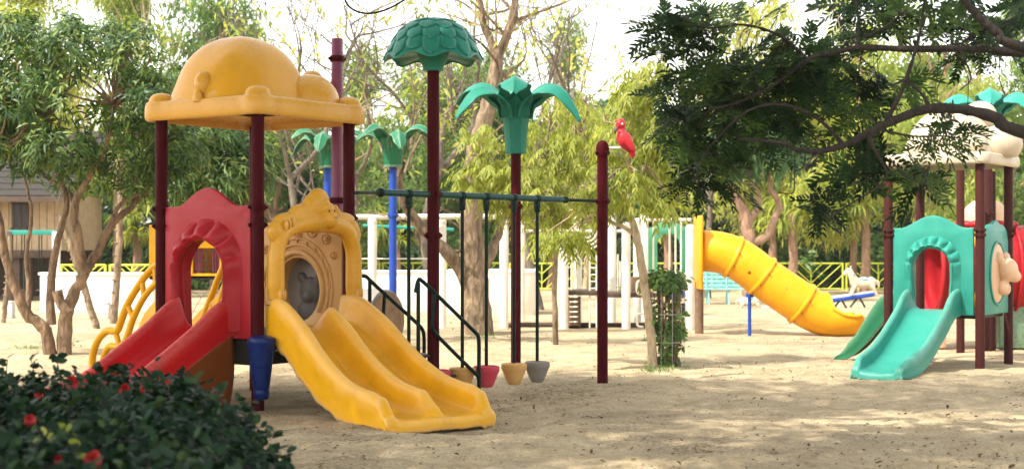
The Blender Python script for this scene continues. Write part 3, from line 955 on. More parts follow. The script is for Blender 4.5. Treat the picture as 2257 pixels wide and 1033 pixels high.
# ------------------------------------------------------------------ strap-leaved pandanus plants
def pandanus(px, d, top_y, wpx, seed, label, rows=150):
    g = np.random.default_rng(seed)
    root = thing("pandanus", G(px, d), label, "plant", "strap leaved plants by the fence")
    k = FPX / d
    H = CH + (HY - top_y) / k; W = wpx / k
    mb = MB()
    trunk_geo(mb, [(root.location.x, d, -.05), (root.location.x + .05, d, H * .35), (root.location.x, d, H * .7)], .16, .11, 9, 10, g)
    mb.build("trunk", M['trunkC'], root, 60)
    n = rows; sg = 7
    az = g.random(n) * 6.28; el = g.random(n)
    heads = np.array([[root.location.x + g.normal() * W * .28, d + g.normal() * W * .28, H * (.58 + .32 * g.random())] for _ in range(6)])
    hb = heads[g.integers(0, 6, n)]
    L = W * (.55 + .4 * g.random(n))
    V = np.zeros((n, sg, 2, 3))
    hd = np.stack([np.cos(az), np.sin(az), np.zeros(n)], 1); sd = np.stack([-np.sin(az), np.cos(az), np.zeros(n)], 1)
    p = hb.copy(); ang = .9 + .6 * el - .5
    for s in range(sg):
        t = s / (sg - 1)
        w = .045 * (1 - t ** 2.2) + .004
        V[:, s, 0] = p - sd * w; V[:, s, 1] = p + sd * w
        a = ang - t * 2.3
        p = p + (hd * np.cos(a)[:, None] + np.array([0, 0, 1]) * np.sin(a)[:, None]) * (L / sg)[:, None]
    idx = np.arange(n)[:, None] * (sg * 2) + np.arange(sg - 1)[None] * 2
    Fa = np.stack([idx, idx + 1, idx + 3, idx + 2], -1).reshape(-1, 4)
    me = fast_mesh("fronds", V.reshape(-1, 3) - np.array(root.location), Fa, np.repeat(np.clip(g.random(n) * .7 + el * .3, 0, 1), sg - 1))
    link("fronds", me, M['leafP'], root)
pandanus(1745, 43, 395, 130, 81, "big drooping strap leaved plant right behind the orange tube slide", 220)
pandanus(1700, 47, 430, 80, 82, "strap leaved plant half hidden behind the tube slide's top", 130)
pandanus(1905, 43, 380, 105, 83, "drooping strap leaved plant left of the white domed tower", 200)
pandanus(2020, 47, 400, 90, 84, "strap leaved plant seen between the right tower's posts", 150)
pandanus(1470, 45, 440, 90, 85, "strap leaved plant seen through the mint green arch", 150)
pandanus(870, 45, 470, 80, 86, "strap leaved plant behind the blue palm topped post", 150)
pandanus(300, 44, 455, 90, 87, "strap leaved plant behind the low white wall at the left", 150)
pandanus(1215, 48, 500, 80, 88, "low strap leaved plant behind the white climbing frame", 130)
pandanus(2200, 47, 430, 90, 89, "strap leaved plant behind the red play tunnel", 150)

# ------------------------------------------------------------------ shrub belt behind the fence
def shrub_proto(seed, mat):
    g = np.random.default_rng(seed)
    blobs = [((g.normal() * .7, g.normal() * .4, .5 + .6 * g.random()), (.6, .5, .5)) for _ in range(7)]
    cen, out = in_blobs(blobs, 260, g)
    cen[:, 2] = np.maximum(cen[:, 2], .08)
    V, Fa, r = whorls(cen, out, 10, .22, .085, .3, g, 'diamond', .3, .4, .12)
    me = fast_mesh("foliage", V, Fa, r); me.materials.append(M[mat])
    mb = MB()
    for i in range(7):
        e = cen[g.integers(0, len(cen))]
        mb.tube([Vector((g.normal() * .1, g.normal() * .1, -.05)), Vector(e) * .55 + Vector((0, 0, .1)), Vector(e)], [.03, .02, .01], 5, False)
    ms = mb.mesh("stem", sharp=60); ms.materials.append(M['trunkC'])
    return me, ms
SP = [shrub_proto(91, 'leafH'), shrub_proto(92, 'leafS'), shrub_proto(93, 'leafF')]
SB = [(600, 50, .9), (680, 52, 1.1), (770, 50, 1.0), (900, 51, 1.0), (1000, 53, 1.2), (1110, 50, 1.0), (1200, 52, 1.1), (1310, 50, .9), (1400, 52, 1.1), (1500, 50, 1.2),
      (1590, 50, 1.3), (1690, 51, 1.2), (1800, 50, 1.3), (1860, 52, 1.1), (1960, 50, 1.2), (2060, 52, 1.3), (2150, 50, 1.2), (2240, 51, 1.3),
      (230, 49, 1.2), (330, 49, 1.2), (420, 50, 1.1), (510, 50, 1.0)]
SL = ["bushy shrub low behind the front maroon post", "bushy shrub behind the tan tunnel panel", "bushy shrub behind the right roof post", "bushy shrub behind the first handrail",
      "bushy shrub behind the leaning limb of the patchy tree", "bushy shrub directly behind the patchy trunk", "bushy shrub behind the grey cup step's rod", "bushy shrub behind the perch post",
      "bushy shrub behind the sapling's trunk", "bushy shrub behind the mint green arch", "bushy shrub at the top end of the tube slide", "bushy shrub behind the gnarled red brown trunk",
      "bushy shrub between the two largest strap leaved plants", "bushy shrub above the white seesaw horse", "bushy shrub behind the right tower's left post", "bushy shrub seen above the turquoise panel",
      "bushy shrub behind the front post of the right tower", "bushy shrub at the right edge of the picture", "bushy shrub behind the ringed trunk", "bushy shrub behind the yellow playhouse's left side",
      "bushy shrub behind the red arch panel", "bushy shrub behind the red panel's right edge"]
for i, (px, d, s) in enumerate(SB):
    r = thing("shrub", G(px, d), SL[i], "shrub", "shrubs behind the boundary fence")
    r.scale = (s * 1.3, s, s * (.9 + .35 * ((i * 7) % 5) / 4)); r.rotation_euler.z = i * 2.1
    for nm, me in zip(("foliage", "stem"), SP[i % 3]):
        o = bpy.data.objects.new(nm, me); col.objects.link(o); o.parent = r

# ------------------------------------------------------------------ play equipment builders
Z = Vector((0, 0, 1))

def V2(x, y, z=0.0):
    return Vector((x, y, z))

class Edge:
    """a vertical plane between two posts: s along the edge from a to b, z up, n outward"""
    def __init__(self, a, b, out):
        self.a = Vector(a); self.L = (Vector(b) - self.a).length
        self.t = (Vector(b) - self.a).normalized(); self.n = Vector(out).normalized()
    def __call__(self, s, z, n=0.0):
        return self.a + self.t * s + self.n * n + Z * z

def post(parent, p, r, z1, mat, z0=-0.12, name="post", cap=False):
    mb = MB()
    pr = [(r, z0), (r, z1 - .01), (r * .96, z1)]
    if cap: pr = [(r, z0), (r, z1 - .02), (r * 1.22, z1 - .02), (r * 1.25, z1 + .01), (r * 1.15, z1 + .05), (r * .8, z1 + .085), (r * .3, z1 + .1), (.001, z1 + .102)]
    mb.lathe(Vector((p.x, p.y, 0)), pr, 24)
    return mb.build(name, mat, parent, 35)

def collar(parent, p, r, z, mat, hh=.03):
    """two-part pipe clamp with bolt lugs"""
    mb = MB()
    q = Vector((p.x, p.y, z))
    mb.lathe(q, [(r * 1.0, -hh), (r * 1.22, -hh), (r * 1.25, -hh * .5), (r * 1.25, hh * .5), (r * 1.22, hh), (r * 1.0, hh)], 22)
    for a in (0.5, 2.1, 3.7, 5.2):
        v = Vector((math.cos(a), math.sin(a), 0))
        mb.lathe(q + v * r * 1.15, [(.018, 0), (.018, .02), (.012, .026)], 8, v)
    return mb.build("collar", mat, parent, 35)

def arch_outline(L, m, zb, zt, zp, c, wb, n=24):
    pts = [(m, zb), (L - m, zb), (L - m, zt)]
    for i in range(n + 1):
        s = c + wb - 2 * wb * i / n
        u = (s - c) / wb
        pts.append((s, zt + (zp - zt) * (.5 + .5 * math.cos(math.pi * u)) ** .85))
    pts.append((m, zt))
    return pts

def arch_hole(c, hw, zb, zs, n=22, squash=1.0):
    """horseshoe opening: straight sides, round top"""
    pts = [(c - hw * .86, zb), (c + hw * .86, zb)]
    for i in range(n + 1):
        a = -.25 + (math.pi + .5) * i / n
        pts.append((c + hw * math.cos(a), zs + hw * squash * math.sin(a)))
    return pts

def arch_panel(parent, e, mat, zb, zt, zp, c, hw, zs, hood=.13, flutes=11, nm="arch_panel", hoodmat=None):
    hole = arch_hole(c, hw + .03, zb + .03, zs)
    panel(nm, arch_outline(e.L, .085, zb, zt, zp, c, .40), [hole], .05, .018, e, mat, parent)
    # bead along the top edge
    # scalloped shell hood round the opening
    mb = MB()
    nu = flutes * 10 + 1
    th0, th1 = -.55, math.pi + .55
    hole_low = zb + .05
    def path(u, R):
        a = th0 + (th1 - th0) * u
        return a
    prof_n = 16
    def fn(u, v):
        a = th1 - (th1 - th0) * u
        ph = u * flutes
        fl = abs(math.sin(math.pi * ph)) ** .8
        up = max(0.0, math.sin(a)) * .75 + .25
        # v: 0 outer edge on the panel -> .6 rim at the front -> 1 inside sleeve
        if v < .62:
            t = v / .62
            R = hw * (1.62 - .20 * (1 - up)) * (1 - t) + (hw + .025) * t
            n = .028 + hood * (t ** 1.3) * 1.0 + (.078 * fl - .022) * math.sin(math.pi * min(1, t * 1.05)) ** .7 * up
            if t > .82: n += .018 * fl * math.sin(math.pi * (t - .82) / .18)
        else:
            t = (v - .62) / .38
            R = hw + .025 - .03 * math.sin(math.pi * min(1, t * 2)) * (1 if t < .5 else 0) - .018 * fl * max(0, 1 - t * 4)
            n = hood + .028 - (hood + .13) * t
        s = c + R * math.cos(a)
        z = zs + R * math.sin(a)
        if a < 0 or a > math.pi:      # below the spring line: walls run straight down
            over = (-a if a < 0 else a - math.pi) / .55
            sg = 1 if a < 0 else -1
            s = c + sg * R * (1 - .06 * over)
            z = zs - over * (zs - hole_low)
        return e(s, z, n)
    mb.grid(fn, nu, 24)
    return mb.build("arch_hood", hoodmat or mat, parent, 60)

def slide(parent, path, cross, w, rail, mat, lanes=1, name="slide", skirt=None, flute=0.0, rw=.05, n=60, sk_wav=0.0, lipr=.06):
    """moulded slide bed: path = bed centre points, cross = unit vector per key point, rail(t), skirt(t) heights"""
    A = crom(path, n)
    C_ = crom(cross, n)
    L = np.concatenate([[0], np.cumsum(np.linalg.norm(np.diff(A, axis=0), axis=1))]); L /= L[-1]
    mb = MB()
    secs = []
    for i in range(n):
        t = L[i]
        c = Vector(A[i]); x = Vector(C_[i]).normalized()
        h = rail(t); sk = skirt(t) if skirt else .12
        tg = Vector(A[min(i + 1, n - 1)] - A[max(i - 1, 0)]).normalized()
        up = x.cross(tg).normalized()
        if up.z < 0: up = -up
        up = (up * .5 + Z * .5).normalized()
        wv = sk_wav * math.sin(t * 34) + sk_wav * .6 * math.sin(t * 71 + 1)
        W = w * (1 - (.16 if lanes == 1 else .05) * max(0.0, (t - .86) / .14) ** 2)
        half = [(W + rw * 1.1, -sk + wv, 0), (W + rw * 1.25, -sk * .55, 0), (W + rw * 1.1 + wv * .5, h * .12, 0), (W + rw * 1.35 - wv * .4, h * .45, 0), (W + rw * 1.25, h * .82, 0),
                (W + rw * .9, h * .97, 0), (W + rw * .35, h, 0), (W - rw * .15, h * .94, 0), (W - rw * .4, h * .78, 0), (W - rw * .55, h * .45, 0), (W - rw * .9, h * .16, 0), (W - rw * 1.8, h * .03, 0), (W - rw * 3.0, 0, 0)]
        pts = [(s, z) for s, z, _ in half]
        if lanes == 1:
            mid = [(W * .3, -.004), (-W * .3, -.004)]
        else:
            m = rw * .8
            hm = h * lerpk(t, [0, .08, .16, .9, .97, 1], [.0, .02, .95, .92, .5, .05])
            mid = [(W * .40, -.004), (m + rw * 1.8, 0), (m + rw * .8, hm * .12), (m + rw * .25, hm * .5), (m, hm * .85), (m * .55, hm * .98), (0, hm), (-m * .55, hm * .98), (-m, hm * .85),
                   (-m - rw * .25, hm * .5), (-m - rw * .8, hm * .12), (-m - rw * 1.8, 0), (-W * .40, -.004)]
        sec = pts + mid + [(-s, z) for s, z in pts[::-1]]
        secs.append([c + x * s + (up if z > 0 else Z) * z for s, z in sec])
    k = len(secs[0])
    # rolled lip at the run-out
    last = secs[-1]
    tg = Vector(A[-1] - A[-2]); tg.z = 0; tg.normalize()
    for (f, dz) in ((.5, -.006), (.9, -.02), (1.0, -.045), (.95, -.09)):
        secs.append([p + tg * (lipr * f) + Z * dz * (1 if (p.z - A[-1][2]) < .02 else 1.6) + Z * (flute * (.5 + .5 * math.cos(j * 2.2)) * (f > .4)) for j, p in enumerate(last)])
    V = [p for s in secs for p in s]
    Fs = []
    for i in range(len(secs) - 1):
        for j in range(k - 1):
            Fs.append((i * k + j, i * k + j + 1, (i + 1) * k + j + 1, (i + 1) * k + j))
    mb.add(V, Fs)
    ob = mb.build(name, mat, parent, 0, sub=1)
    so = ob.modifiers.new("t", 'SOLIDIFY'); so.thickness = .012; so.offset = -1
    return ob

def roof_cap(parent, C, ax, ay, hs, z0, mat, dome_off, dome_r, dome_h, rim=.17, over=.13, lob=.15, bumps=(), nknob=True, und=None):
    """moulded roof: square rim with rounded corner lobes, swelling dome and bumps"""
    mb = MB()
    H = hs + over
    def outline(a, H=H, lb=lob):
        c, s = math.cos(a), math.sin(a)
        p = 9.0
        r = (abs(c / H) ** p + abs(s / H) ** p) ** (-1 / p)
        # corner lobes
        for q in range(4):
            b = math.pi / 4 + q * math.pi / 2
            dlt = (a - b + math.pi) % (2 * math.pi) - math.pi
            cd = hs * math.sqrt(2)
            disc = lb ** 2 - (cd * math.sin(dlt)) ** 2
            if disc > 0 and abs(dlt) < 1:
                r2 = cd * math.cos(dlt) + math.sqrt(disc)
                r = max(r, r2)
        return r
    def dome_out(a):
        c, s = math.cos(a), math.sin(a); p = 3.0
        return (abs(c / dome_r) ** p + abs(s / dome_r) ** p) ** (-1 / p)
    nu = 144; D = Vector((dome_off[0], dome_off[1], 0))
    prof = []
    def fn(u, v):
        a = 2 * math.pi * u
        R = outline(a); e = ax * math.cos(a) + ay * math.sin(a)
        i = v * 30
        if i <= 8:
            tab = [(.55, .10), (.80, .085), (.90, .07), (.945, .05), (.955, .0), (.97, -.008), (.985, -.004), (1.0, .008), (1.006, .03)]
            f, dz = tab[int(round(i))]
            return C + e * (R * f) + Z * (z0 + dz)
        if i <= 13:
            tab = [(1.006, rim * .5), (1.002, rim * .8), (.992, rim * .93), (.97, rim), (.93, rim * 1.02)]
            f, dz = tab[int(round(i)) - 9]
            return C + e * (R * f) + Z * (z0 + dz)
        t = (i - 14) / 16
        do = dome_out(a)
        if t <= .125:
            q = t / .125
            b0 = C + e * (R * .93); b1 = C + D + e * (do * 1.10)
            f = [0.55, 0.8, 1.0][int(round(q * 2))]
            zz = rim * 1.02 + .015 * f
            return b0.lerp(b1, f) + Z * (z0 + zz)
        q = (t - .125) / .875
        # flared foot then super-elliptic dome
        h = math.sin(q * math.pi / 2) ** .9
        rr = (1 - h ** 2.2) ** (1 / 2.05) if h < 1 else 0
        flare = .16 * math.exp(-h * 9)
        return C + D + e * (do * (rr + flare)) + Z * (z0 + rim * 1.02 + .015 + (dome_h) * h)
    mb.grid(fn, nu, 31, True)
    ob = mb.build("roof", mat, parent, 50)
    if nknob:
        for q in range(4):
            b = math.pi / 4 + q * math.pi / 2
            p = C + (ax * math.cos(b) + ay * math.sin(b)) * (hs * math.sqrt(2)) + Z * (z0 + rim * .97)
            k = MB(); k.lathe(p, [(lob * .98, -.02), (lob * .93, .0), (lob * .80, .012), (lob * .76, .035), (lob * .68, .06), (lob * .5, .082), (lob * .25, .094), (.001, .098)], 22)
            k.build("corner_knob", mat, ob, 50)
    for (c, r, rot, nm) in bumps:
        k = MB(); k.ell(c, r, rot, 28, 18); k.v[0][:, 2] = np.maximum(k.v[0][:, 2], z0 + rim * .8); k.build(nm, mat, ob, 0)
    return ob

def palm_top(parent, c, r, z0, zt, leafL, mat, n=6, cupn="palm_cup", rot=0.0, droop=1.0, lw=.17):
    """moulded palm top: fluted flaring cup with thick arching leaves"""
    mb = MB()
    H = zt - z0
    def fn(u, v):
        a = 2 * math.pi * u
        t = v
        R = r * (1.0 + .28 * t + .5 * t ** 4) * (1 + .035 * math.cos(a * n * 2) * min(1, t * 2))
        zz = z0 + H * t * (1 - .12 * (.5 - .5 * math.cos(a * n)) * t)
        return Vector((c.x + R * math.cos(a + rot), c.y + R * math.sin(a + rot), zz))
    mb.grid(fn, 60, 12, True)
    def fi(u, v):
        a = 2 * math.pi * u
        R = r * 1.78 * (1 - v * .75)
        return Vector((c.x + R * math.cos(a + rot), c.y + R * math.sin(a + rot), zt - .03 - .12 * v * H))
    mb.grid(fi, 60, 4, True)
    mb.lathe(Vector((c.x, c.y, z0)), [(r * .7, -.015), (r * 1.02, -.015), (r * 1.06, .0), (r * 1.04, .02)], 24)
    ob = mb.build(cupn, mat, parent, 50)
    for i in range(n):
        a = rot + 2 * math.pi * i / n
        e = Vector((math.cos(a), math.sin(a), 0)); s = Vector((-math.sin(a), math.cos(a), 0))
        LL = leafL * (1 + .08 * math.sin(i * 2.3)); dp = droop * (1.0 if i % 2 else .40); ris = .09 if i % 2 == 0 else 0.02
        pth = [e * (r * 1.0) + Z * (zt - H * .30), e * (r * 1.55) + Z * (zt - .02 + ris * .5), e * (r * 1.6 + LL * .36) + Z * (zt + ris + .065 * LL / .5), e * (r * 1.6 + LL * .72) + Z * (zt + ris + .035 * LL / .5 - .10 * (dp - .4)),
               e * (r * 1.6 + LL) + Z * (zt + ris - .30 * dp * LL / .6)]
        A = crom(pth, 18)
        lf = MB()
        def fl(u, v, A=A, e=e, s=s):
            i_ = int(round(u * 17)); p = Vector(A[i_]); t = u
            wd = lw * (.40 + .9 * math.sin(math.pi * min(1, .12 + t * .86)) ** .8) * (1 - .25 * t) * (1 + .10 * math.sin(t * 26))
            if t > .93: wd *= .55
            q = (v - .5) * 2
            fold = -abs(q) * .24 * wd - .012 * abs(math.sin(t * 26)) * abs(q) + .018 * max(0, 1 - abs(q) * 7)
            return Vector((c.x, c.y, 0)) + p + s * (q * wd * .5 * 1.0) + Z * fold
        lf.grid(fl, 18, 11)
        l = lf.build("palm_leaf", mat, parent, 0)
        so = l.modifiers.new("t", 'SOLIDIFY'); so.thickness = .02; so.offset = 0
        sb = l.modifiers.new("u", 'SUBSURF'); sb.levels = 1; sb.render_levels = 1
    return ob

# ------------------------------------------------------------------ the near play tower
def near_tower():
    Fp, Lp, Rp, Bp = V2(-2.278, 13.0), V2(-3.309, 13.701), V2(-1.577, 14.031), V2(-2.608, 14.732)
    C = (Fp + Bp) / 2
    root = thing("play_tower", C, "play tower with bulging yellow roof on maroon posts, red slide and yellow double slide", "play tower")
    r = .057
    for p in (Fp, Lp, Rp, Bp):
        po = post(root, p, r, 2.66, M['maroon'])
        for z in ((1.80, 1.64) if p is not Rp else (1.72, .9)):
            collar(po, p, r, z, M['maroon'])
    aFR = (Rp - Fp).normalized(); aFL = (Lp - Fp).normalized()
    # tall pole beside the right post, its sunlit purple put into the paint
    tp = G(743, 14.36)
    t = post(root, tp, r, 3.50, M['purple'], name="tall_pole")
    for z in (3.30, 2.86, 1.9): collar(t, tp, r, z, M['maroon'])
    # deck
    dm = MB()
    dm.box(C + Z * .62, (1.14, 1.14, .03), (aFR, aFL, Z))
    for sx, sy, lx, ly in ((0, -.57, 1.14, .02), (0, .57, 1.14, .02), (-.57, 0, .02, 1.12), (.57, 0, .02, 1.12)):
        dm.box(C + aFR * sx + aFL * sy + Z * .49, (lx, ly, .23), (aFR, aFL, Z))
    dk = dm.build("deck", M['black'], root, 30, bevel=.006)
    bl = MB()
    for i in range(9):
        p = C - aFL * .583 + aFR * (-.46 + .115 * i) + Z * .50
        bl.lathe(p, [(.011, 0), (.011, .006), (.006, .009)], 8, -aFL)
    bl.build("bolt_row", M['cream'], dk, 30)["kind"] = "stuff"
    # roof
    cam_l = Vector((-1, 0, 0))
    bumps = []
    rotu = Quaternion(Z, math.atan2(aFR.y, aFR.x)).to_matrix()
    bumps.append((C + Vector((.50, .10, 0)) + Z * 2.83, (.30, .27, .27), rotu, "small_dome"))
    bumps.append((P(448, 186, 13.36), (.085, .08, .12), rotu, "ear_bump"))
    bumps.append((P(436, 222, 13.27), (.045, .05, .10), rotu, "ear_stalk"))
    bumps.append((P(688, 176, 14.4), (.12, .1, .09), rotu, "ear_bump"))
    roof_cap(root, C, aFR, aFL, .6235, 2.63, M['roofyellow'], (-.145, -.02), .545, .625, bumps=bumps)

    # red scalloped arch panel and slide on the left front
    e = Edge(Lp, Fp, -aFR)
    arch_panel(root, e, M['red'], .63, 1.80, 1.97, .62, .31, 1.20, hood=.12, flutes=9)
    br = MB()
    for z in (1.72, .80):
        for s in (.06, e.L - .06):
            br = MB(); br.box(e(s, z), (.07, .02, .035), (e.t, e.n, Z))
            br.build("bracket", M['maroon'], root, 30, bevel=.004)
    st = e(.62, 0, .02)
    o = -aFR
    ks = [0, .25, .5, .8, 1.1, 1.4, 1.65, 1.85]; zs = [.70, .58, .45, .30, .16, .09, .07, .06]
    path = [tuple(st + o * k + Z * z) for k, z in zip(ks, zs)]
    slide(root, path, [tuple(e.t)] * len(ks), .29, lambda t: lerpk(t, [0, .08, .2, .5, .8, .92, 1], [.30, .30, .26, .22, .20, .15, .05]), M['slidered'], name="red_slide", skirt=lambda t: .05, rw=.055)
    # orange brown skirt under the slide's near side
    sk = MB()
    def fs(u, v):
        k = .02 + .62 * u
        zt = smk(k, ks, zs) - .02
        zb = -.05 + .30 * u ** 2.2
        q = (.34 - .05 * v + .05 * math.sin(math.pi * v) * (1 - u))
        return st + o * k + e.t * q + Z * (zt + (zb - zt) * v)
    sk.grid(fs, 20, 12)
    k_ = sk.build("slide_support", M['orangebrown'], root, 60)
    so = k_.modifiers.new("t", 'SOLIDIFY'); so.thickness = .01; so.offset = -1

    # blue drum on the front post
    dr = MB()
    c = G(576, 12.84)
    dr.lathe(c, [(.002, .10), (.058, .10), (.070, .13), (.073, .17), (.066, .185), (.072, .20), (.085, .30), (.100, .42), (.112, .53), (.120, .58), (.124, .60), (.124, .625), (.118, .640), (.095, .652), (.05, .662), (.002, .664)], 32)
    drum = dr.build("drum", M['blue'], root, 40)

    # yellow double slide on the right front
    e2 = Edge(Fp, Rp, -aFL)
    s0 = e2(.62, 0, .04)
    end = V2(-.60, 11.80)
    dirv = (end - s0).normalized(); Ltot = (end - s0).length
    ks2 = [0, .12, .28, .42, .56, .70, .82, .92, 1.0]; zb2 = [.71, .69, .54, .36, .21, .105, .06, .045, .05]
    cross0 = e2.t; cross1 = Vector((.80, .60, 0)).normalized()
    pth = [tuple(s0 + (end - s0) * k + Z * z) for k, z in zip(ks2, zb2)]
    crs = [tuple(cross0.lerp(cross1, k ** .8).normalized()) for k in ks2]
    slide(root, pth, crs, .475, lambda t: lerpk(t, [0, .06, .15, .4, .7, .90, .97, 1], [.27, .275, .26, .245, .235, .23, .19, .05]), M['yellowslide'], lanes=2, name="double_slide",
          skirt=lambda t: lerpk(t, [0, .1, .3, .6, .8, 1], [.08, .14, .17, .12, .07, .06]), sk_wav=.012, rw=.058, n=80, flute=.008)

    # monkey arch over the double slide
    mk = MB()
    e3 = Edge(Fp - aFL * .13, Rp - aFL * .13, -aFL)
    Le = e3.L
    arm = crom([(.10, .97), (.095, 1.2), (.105, 1.42), (.20, 1.585), (.40, 1.655), (.62, 1.67), (.84, 1.655), (1.04, 1.60), (1.15, 1.44), (1.165, 1.2), (1.16, .95)], 40)
    mk.tube([e3(s, z, 0) for s, z in arm], list(np.interp(np.linspace(0, 1, 40), [0, .05, .2, .35, .5, .65, .8, .95, 1], [.07, .082, .078, .085, .10, .085, .078, .082, .07])), 14)
    # shoulders sheet and head
    for (s, z, rs, rz, rn) in [(.10, 1.58, .10, .11, .06), (.24, 1.68, .17, .075, .065), (.45, 1.73, .2, .11, .07), (.62, 1.80, .17, .15, .085), (.66, 1.86, .13, .13, .09), (.98, 1.69, .2, .085, .065), (1.16, 1.56, .085, .13, .06), (.84, 1.75, .13, .09, .065)]:
        mk.ell(e3(s, z, 0), (rs, rn, rz), Matrix((e3.t, e3.n, Z)).transposed(), 18, 12)
    mk.ell(e3(.72, 1.70, .085), (.095, .075, .085), Matrix((e3.t, e3.n, Z)).transposed(), 18, 12)      # muzzle
    mk.ell(e3(.70, 1.79, .075), (.10, .05, .07), Matrix((e3.t, e3.n, Z)).transposed(), 18, 12)         # brow
    mk.ell(e3(.54, 1.78, .03), (.045, .04, .055), None, 12, 8)
    mk.ell(e3(.86, 1.79, .03), (.04, .04, .05), None, 12, 8)
    ma = mk.build("monkey_arch", M['roofyellow'], root, 0, remesh=.011, smooth=5)
    for i in range(3):
        for q in (e3(.15 + .042 * i, 1.64 + .012 * i, .075), e3(.07 + .03 * i, 1.015, .07), e3(1.13 + .03 * i, 1.0, .07)):
            fg = MB(); fg.ell(q, (.014, .026, .05), Matrix((e3.t, e3.n, Z)).transposed(), 10, 8)
            fg.build("finger", M['roofyellow'], ma, 0)
    ey = MB()
    for s in (.675, .745): ey.ell(e3(s, 1.775, .122), (.012, .008, .014), None, 10, 8)
    for s in (.71, .735): ey.ell(e3(s, 1.715, .158), (.006, .006, .006), None, 8, 6)
    ey.build("face_marks", M['orangebrown'], ma, 0)["kind"] = "stuff"
    for s in (.10, 1.16):
        ft = MB(); ft.box(e3(s, .925, .0), (.13, .11, .012), (e3.t, e3.n, Z))
        ft.build("foot_plate", M['orangebrown'], ma, 30, bevel=.004)

    # tan tunnel panel with round opening at the back
    e4 = Edge(Bp, Rp, aFR)
    cc, rc = .60, .30
    ol = [(.09, .62), (1.16, .62), (1.16, 1.56), (1.05, 1.62), (.9, 1.64), (.72, 1.72), (.5, 1.74), (.3, 1.68), (.09, 1.66)]
    ol = [tuple(p) for p in crom(ol[2:], 26)] + [(.09, .62), (1.16, .62)]
    hole = [(cc + rc * math.cos(a), 1.02 + rc * 1.1 * math.sin(a)) for a in np.linspace(0, 2 * math.pi, 40)[:-1]]
    tpn = panel("tunnel_panel", ol, [hole], .05, .016, e4, M['tan'], root)
    rg = MB()
    for R0, rr in ((rc + .035, .028), (rc + .105, .016), (rc + .16, .012)):
        pts = [e4(cc + R0 * math.cos(a), 1.02 + R0 * 1.1 * math.sin(a), -.028) for a in np.linspace(-.6, math.pi + .6, 44)]
        rg.tube(pts, rr, 8)
    for a in np.linspace(.1, math.pi - .1, 11):
        rg.box(e4(cc + (rc + .132) * math.cos(a), 1.02 + (rc + .132) * 1.1 * math.sin(a), -.03), (.012, .02, .06), (e4.t, e4.n, Z))
    rg.build("ring_moulding", M['tan'], tpn, 60)
    for i, (s, z, rr) in enumerate([(.26, 1.57, .06), (.45, 1.64, .07), (.62, 1.57, .045), (.80, 1.60, .07), (.98, 1.52, .055), (.16, 1.42, .05), (1.08, 1.36, .04)]):
        b = MB(); b.lathe(e4(s, z, -.02), [(rr, 0), (rr, .014), (rr * .82, .024), (rr * .78, .014), (rr * .5, .014), (rr * .42, .03), (.001, .036)], 22, -e4.n)
        b.build("raised_dot", M['tan'], tpn, 40)
    sl = MB()
    def fsl(u, v):
        a = 2 * math.pi * u
        return e4(cc + rc * math.cos(a), 1.02 + rc * 1.1 * math.sin(a), .0 + .62 * v)
    sl.grid(fsl, 40, 6, True)
    sl.build("tunnel_sleeve", M['tan'], tpn, 60)
    ds = MB()
    ds.add([e4(cc + (rc + .01) * math.cos(a), 1.02 + (rc + .01) * 1.1 * math.sin(a), .16) for a in np.linspace(0, 2 * math.pi, 40)[:-1]], [tuple(range(39))])
    ds.build("tunnel_back", M['bucketgrey'], tpn, 60)
    bf = MB(); q = Matrix((e4.t, e4.n, Z)).transposed()
    bf.ell(e4(cc + .02, 1.0, .15), (.15, .05, .15), q); bf.ell(e4(cc - .10, 1.14, .15), (.055, .04, .055), q); bf.ell(e4(cc + .14, 1.14, .15), (.055, .04, .055), q)
    bf.ell(e4(cc + .02, .95, .11), (.075, .05, .06), q); bf.ell(e4(cc + .0, .80, .15), (.16, .05, .12), q)
    bf.build("bear_relief", M['greydisc'], tpn, 0, remesh=.014)

    # yellow stair with looped side panels on the far left
    u_ = aFL
    for base, nm in ((Lp + aFR * .08, 0), (Bp - aFR * .08, 1)):
        fr = lambda s, z, n=0.0, base=base: base + u_ * s + aFR * n + Z * z
        k = 1.0 if nm == 0 else 1.12
        ss = MB()
        outer = crom([(.02, 1.30 * k), (.18, 1.26 * k), (.36, 1.12 * k), (.57, .88), (.69, .66), (.74, .62), (.86, .62), (.99, .53), (1.07, .38), (1.07, .2), (.98, .02)], 40)
        inner = crom([(.02, 1.13 * k), (.17, 1.09 * k), (.33, .96 * k), (.48, .76), (.58, .56), (.68, .47), (.82, .47), (.91, .37), (.94, .2), (.95, .05)], 36)
        ss.tube([fr(s, z) for s, z in outer], .036, 10); ss.tube([fr(s, z) for s, z in inner], .032, 10)
        for (a, b) in (((.36, 1.12 * k), (.33, .96 * k)), ((.18, 1.26 * k), (.165, 1.09 * k)), ((.57, .88), (.48, .76)), ((.74, .62), (.68, .47))):
            ss.tube([fr(*a), fr(*b)], .028, 8)
        sp = ss.build("stair_rail", M['yellow'], root, 60)
        if nm == 1: fr = lambda s, z, n=0.0, base=base: base + u_ * s * 1.35 + aFR * n + Z * (z * 1.12 if z > .2 else z)
        sheet = [(0.02, .95 * k), (.15, .92 * k), (.30, .80), (.42, .60), (.52, .36), (.60, .20), (.78, .18), (.82, .0), (.02, .0)]
        if nm == 1: sheet = [(.02, .95), (.15, .92), (.30, .84), (.45, .74), (.58, .62), (.66, .50), (.60, .44), (.40, .48), (.02, .50)]
        panel("stair_side", [tuple(p) for p in crom(sheet[:8], 30)] + [(.02, .0 if nm == 0 else .5)], [], .04, .012, fr, M['yellow'], root)
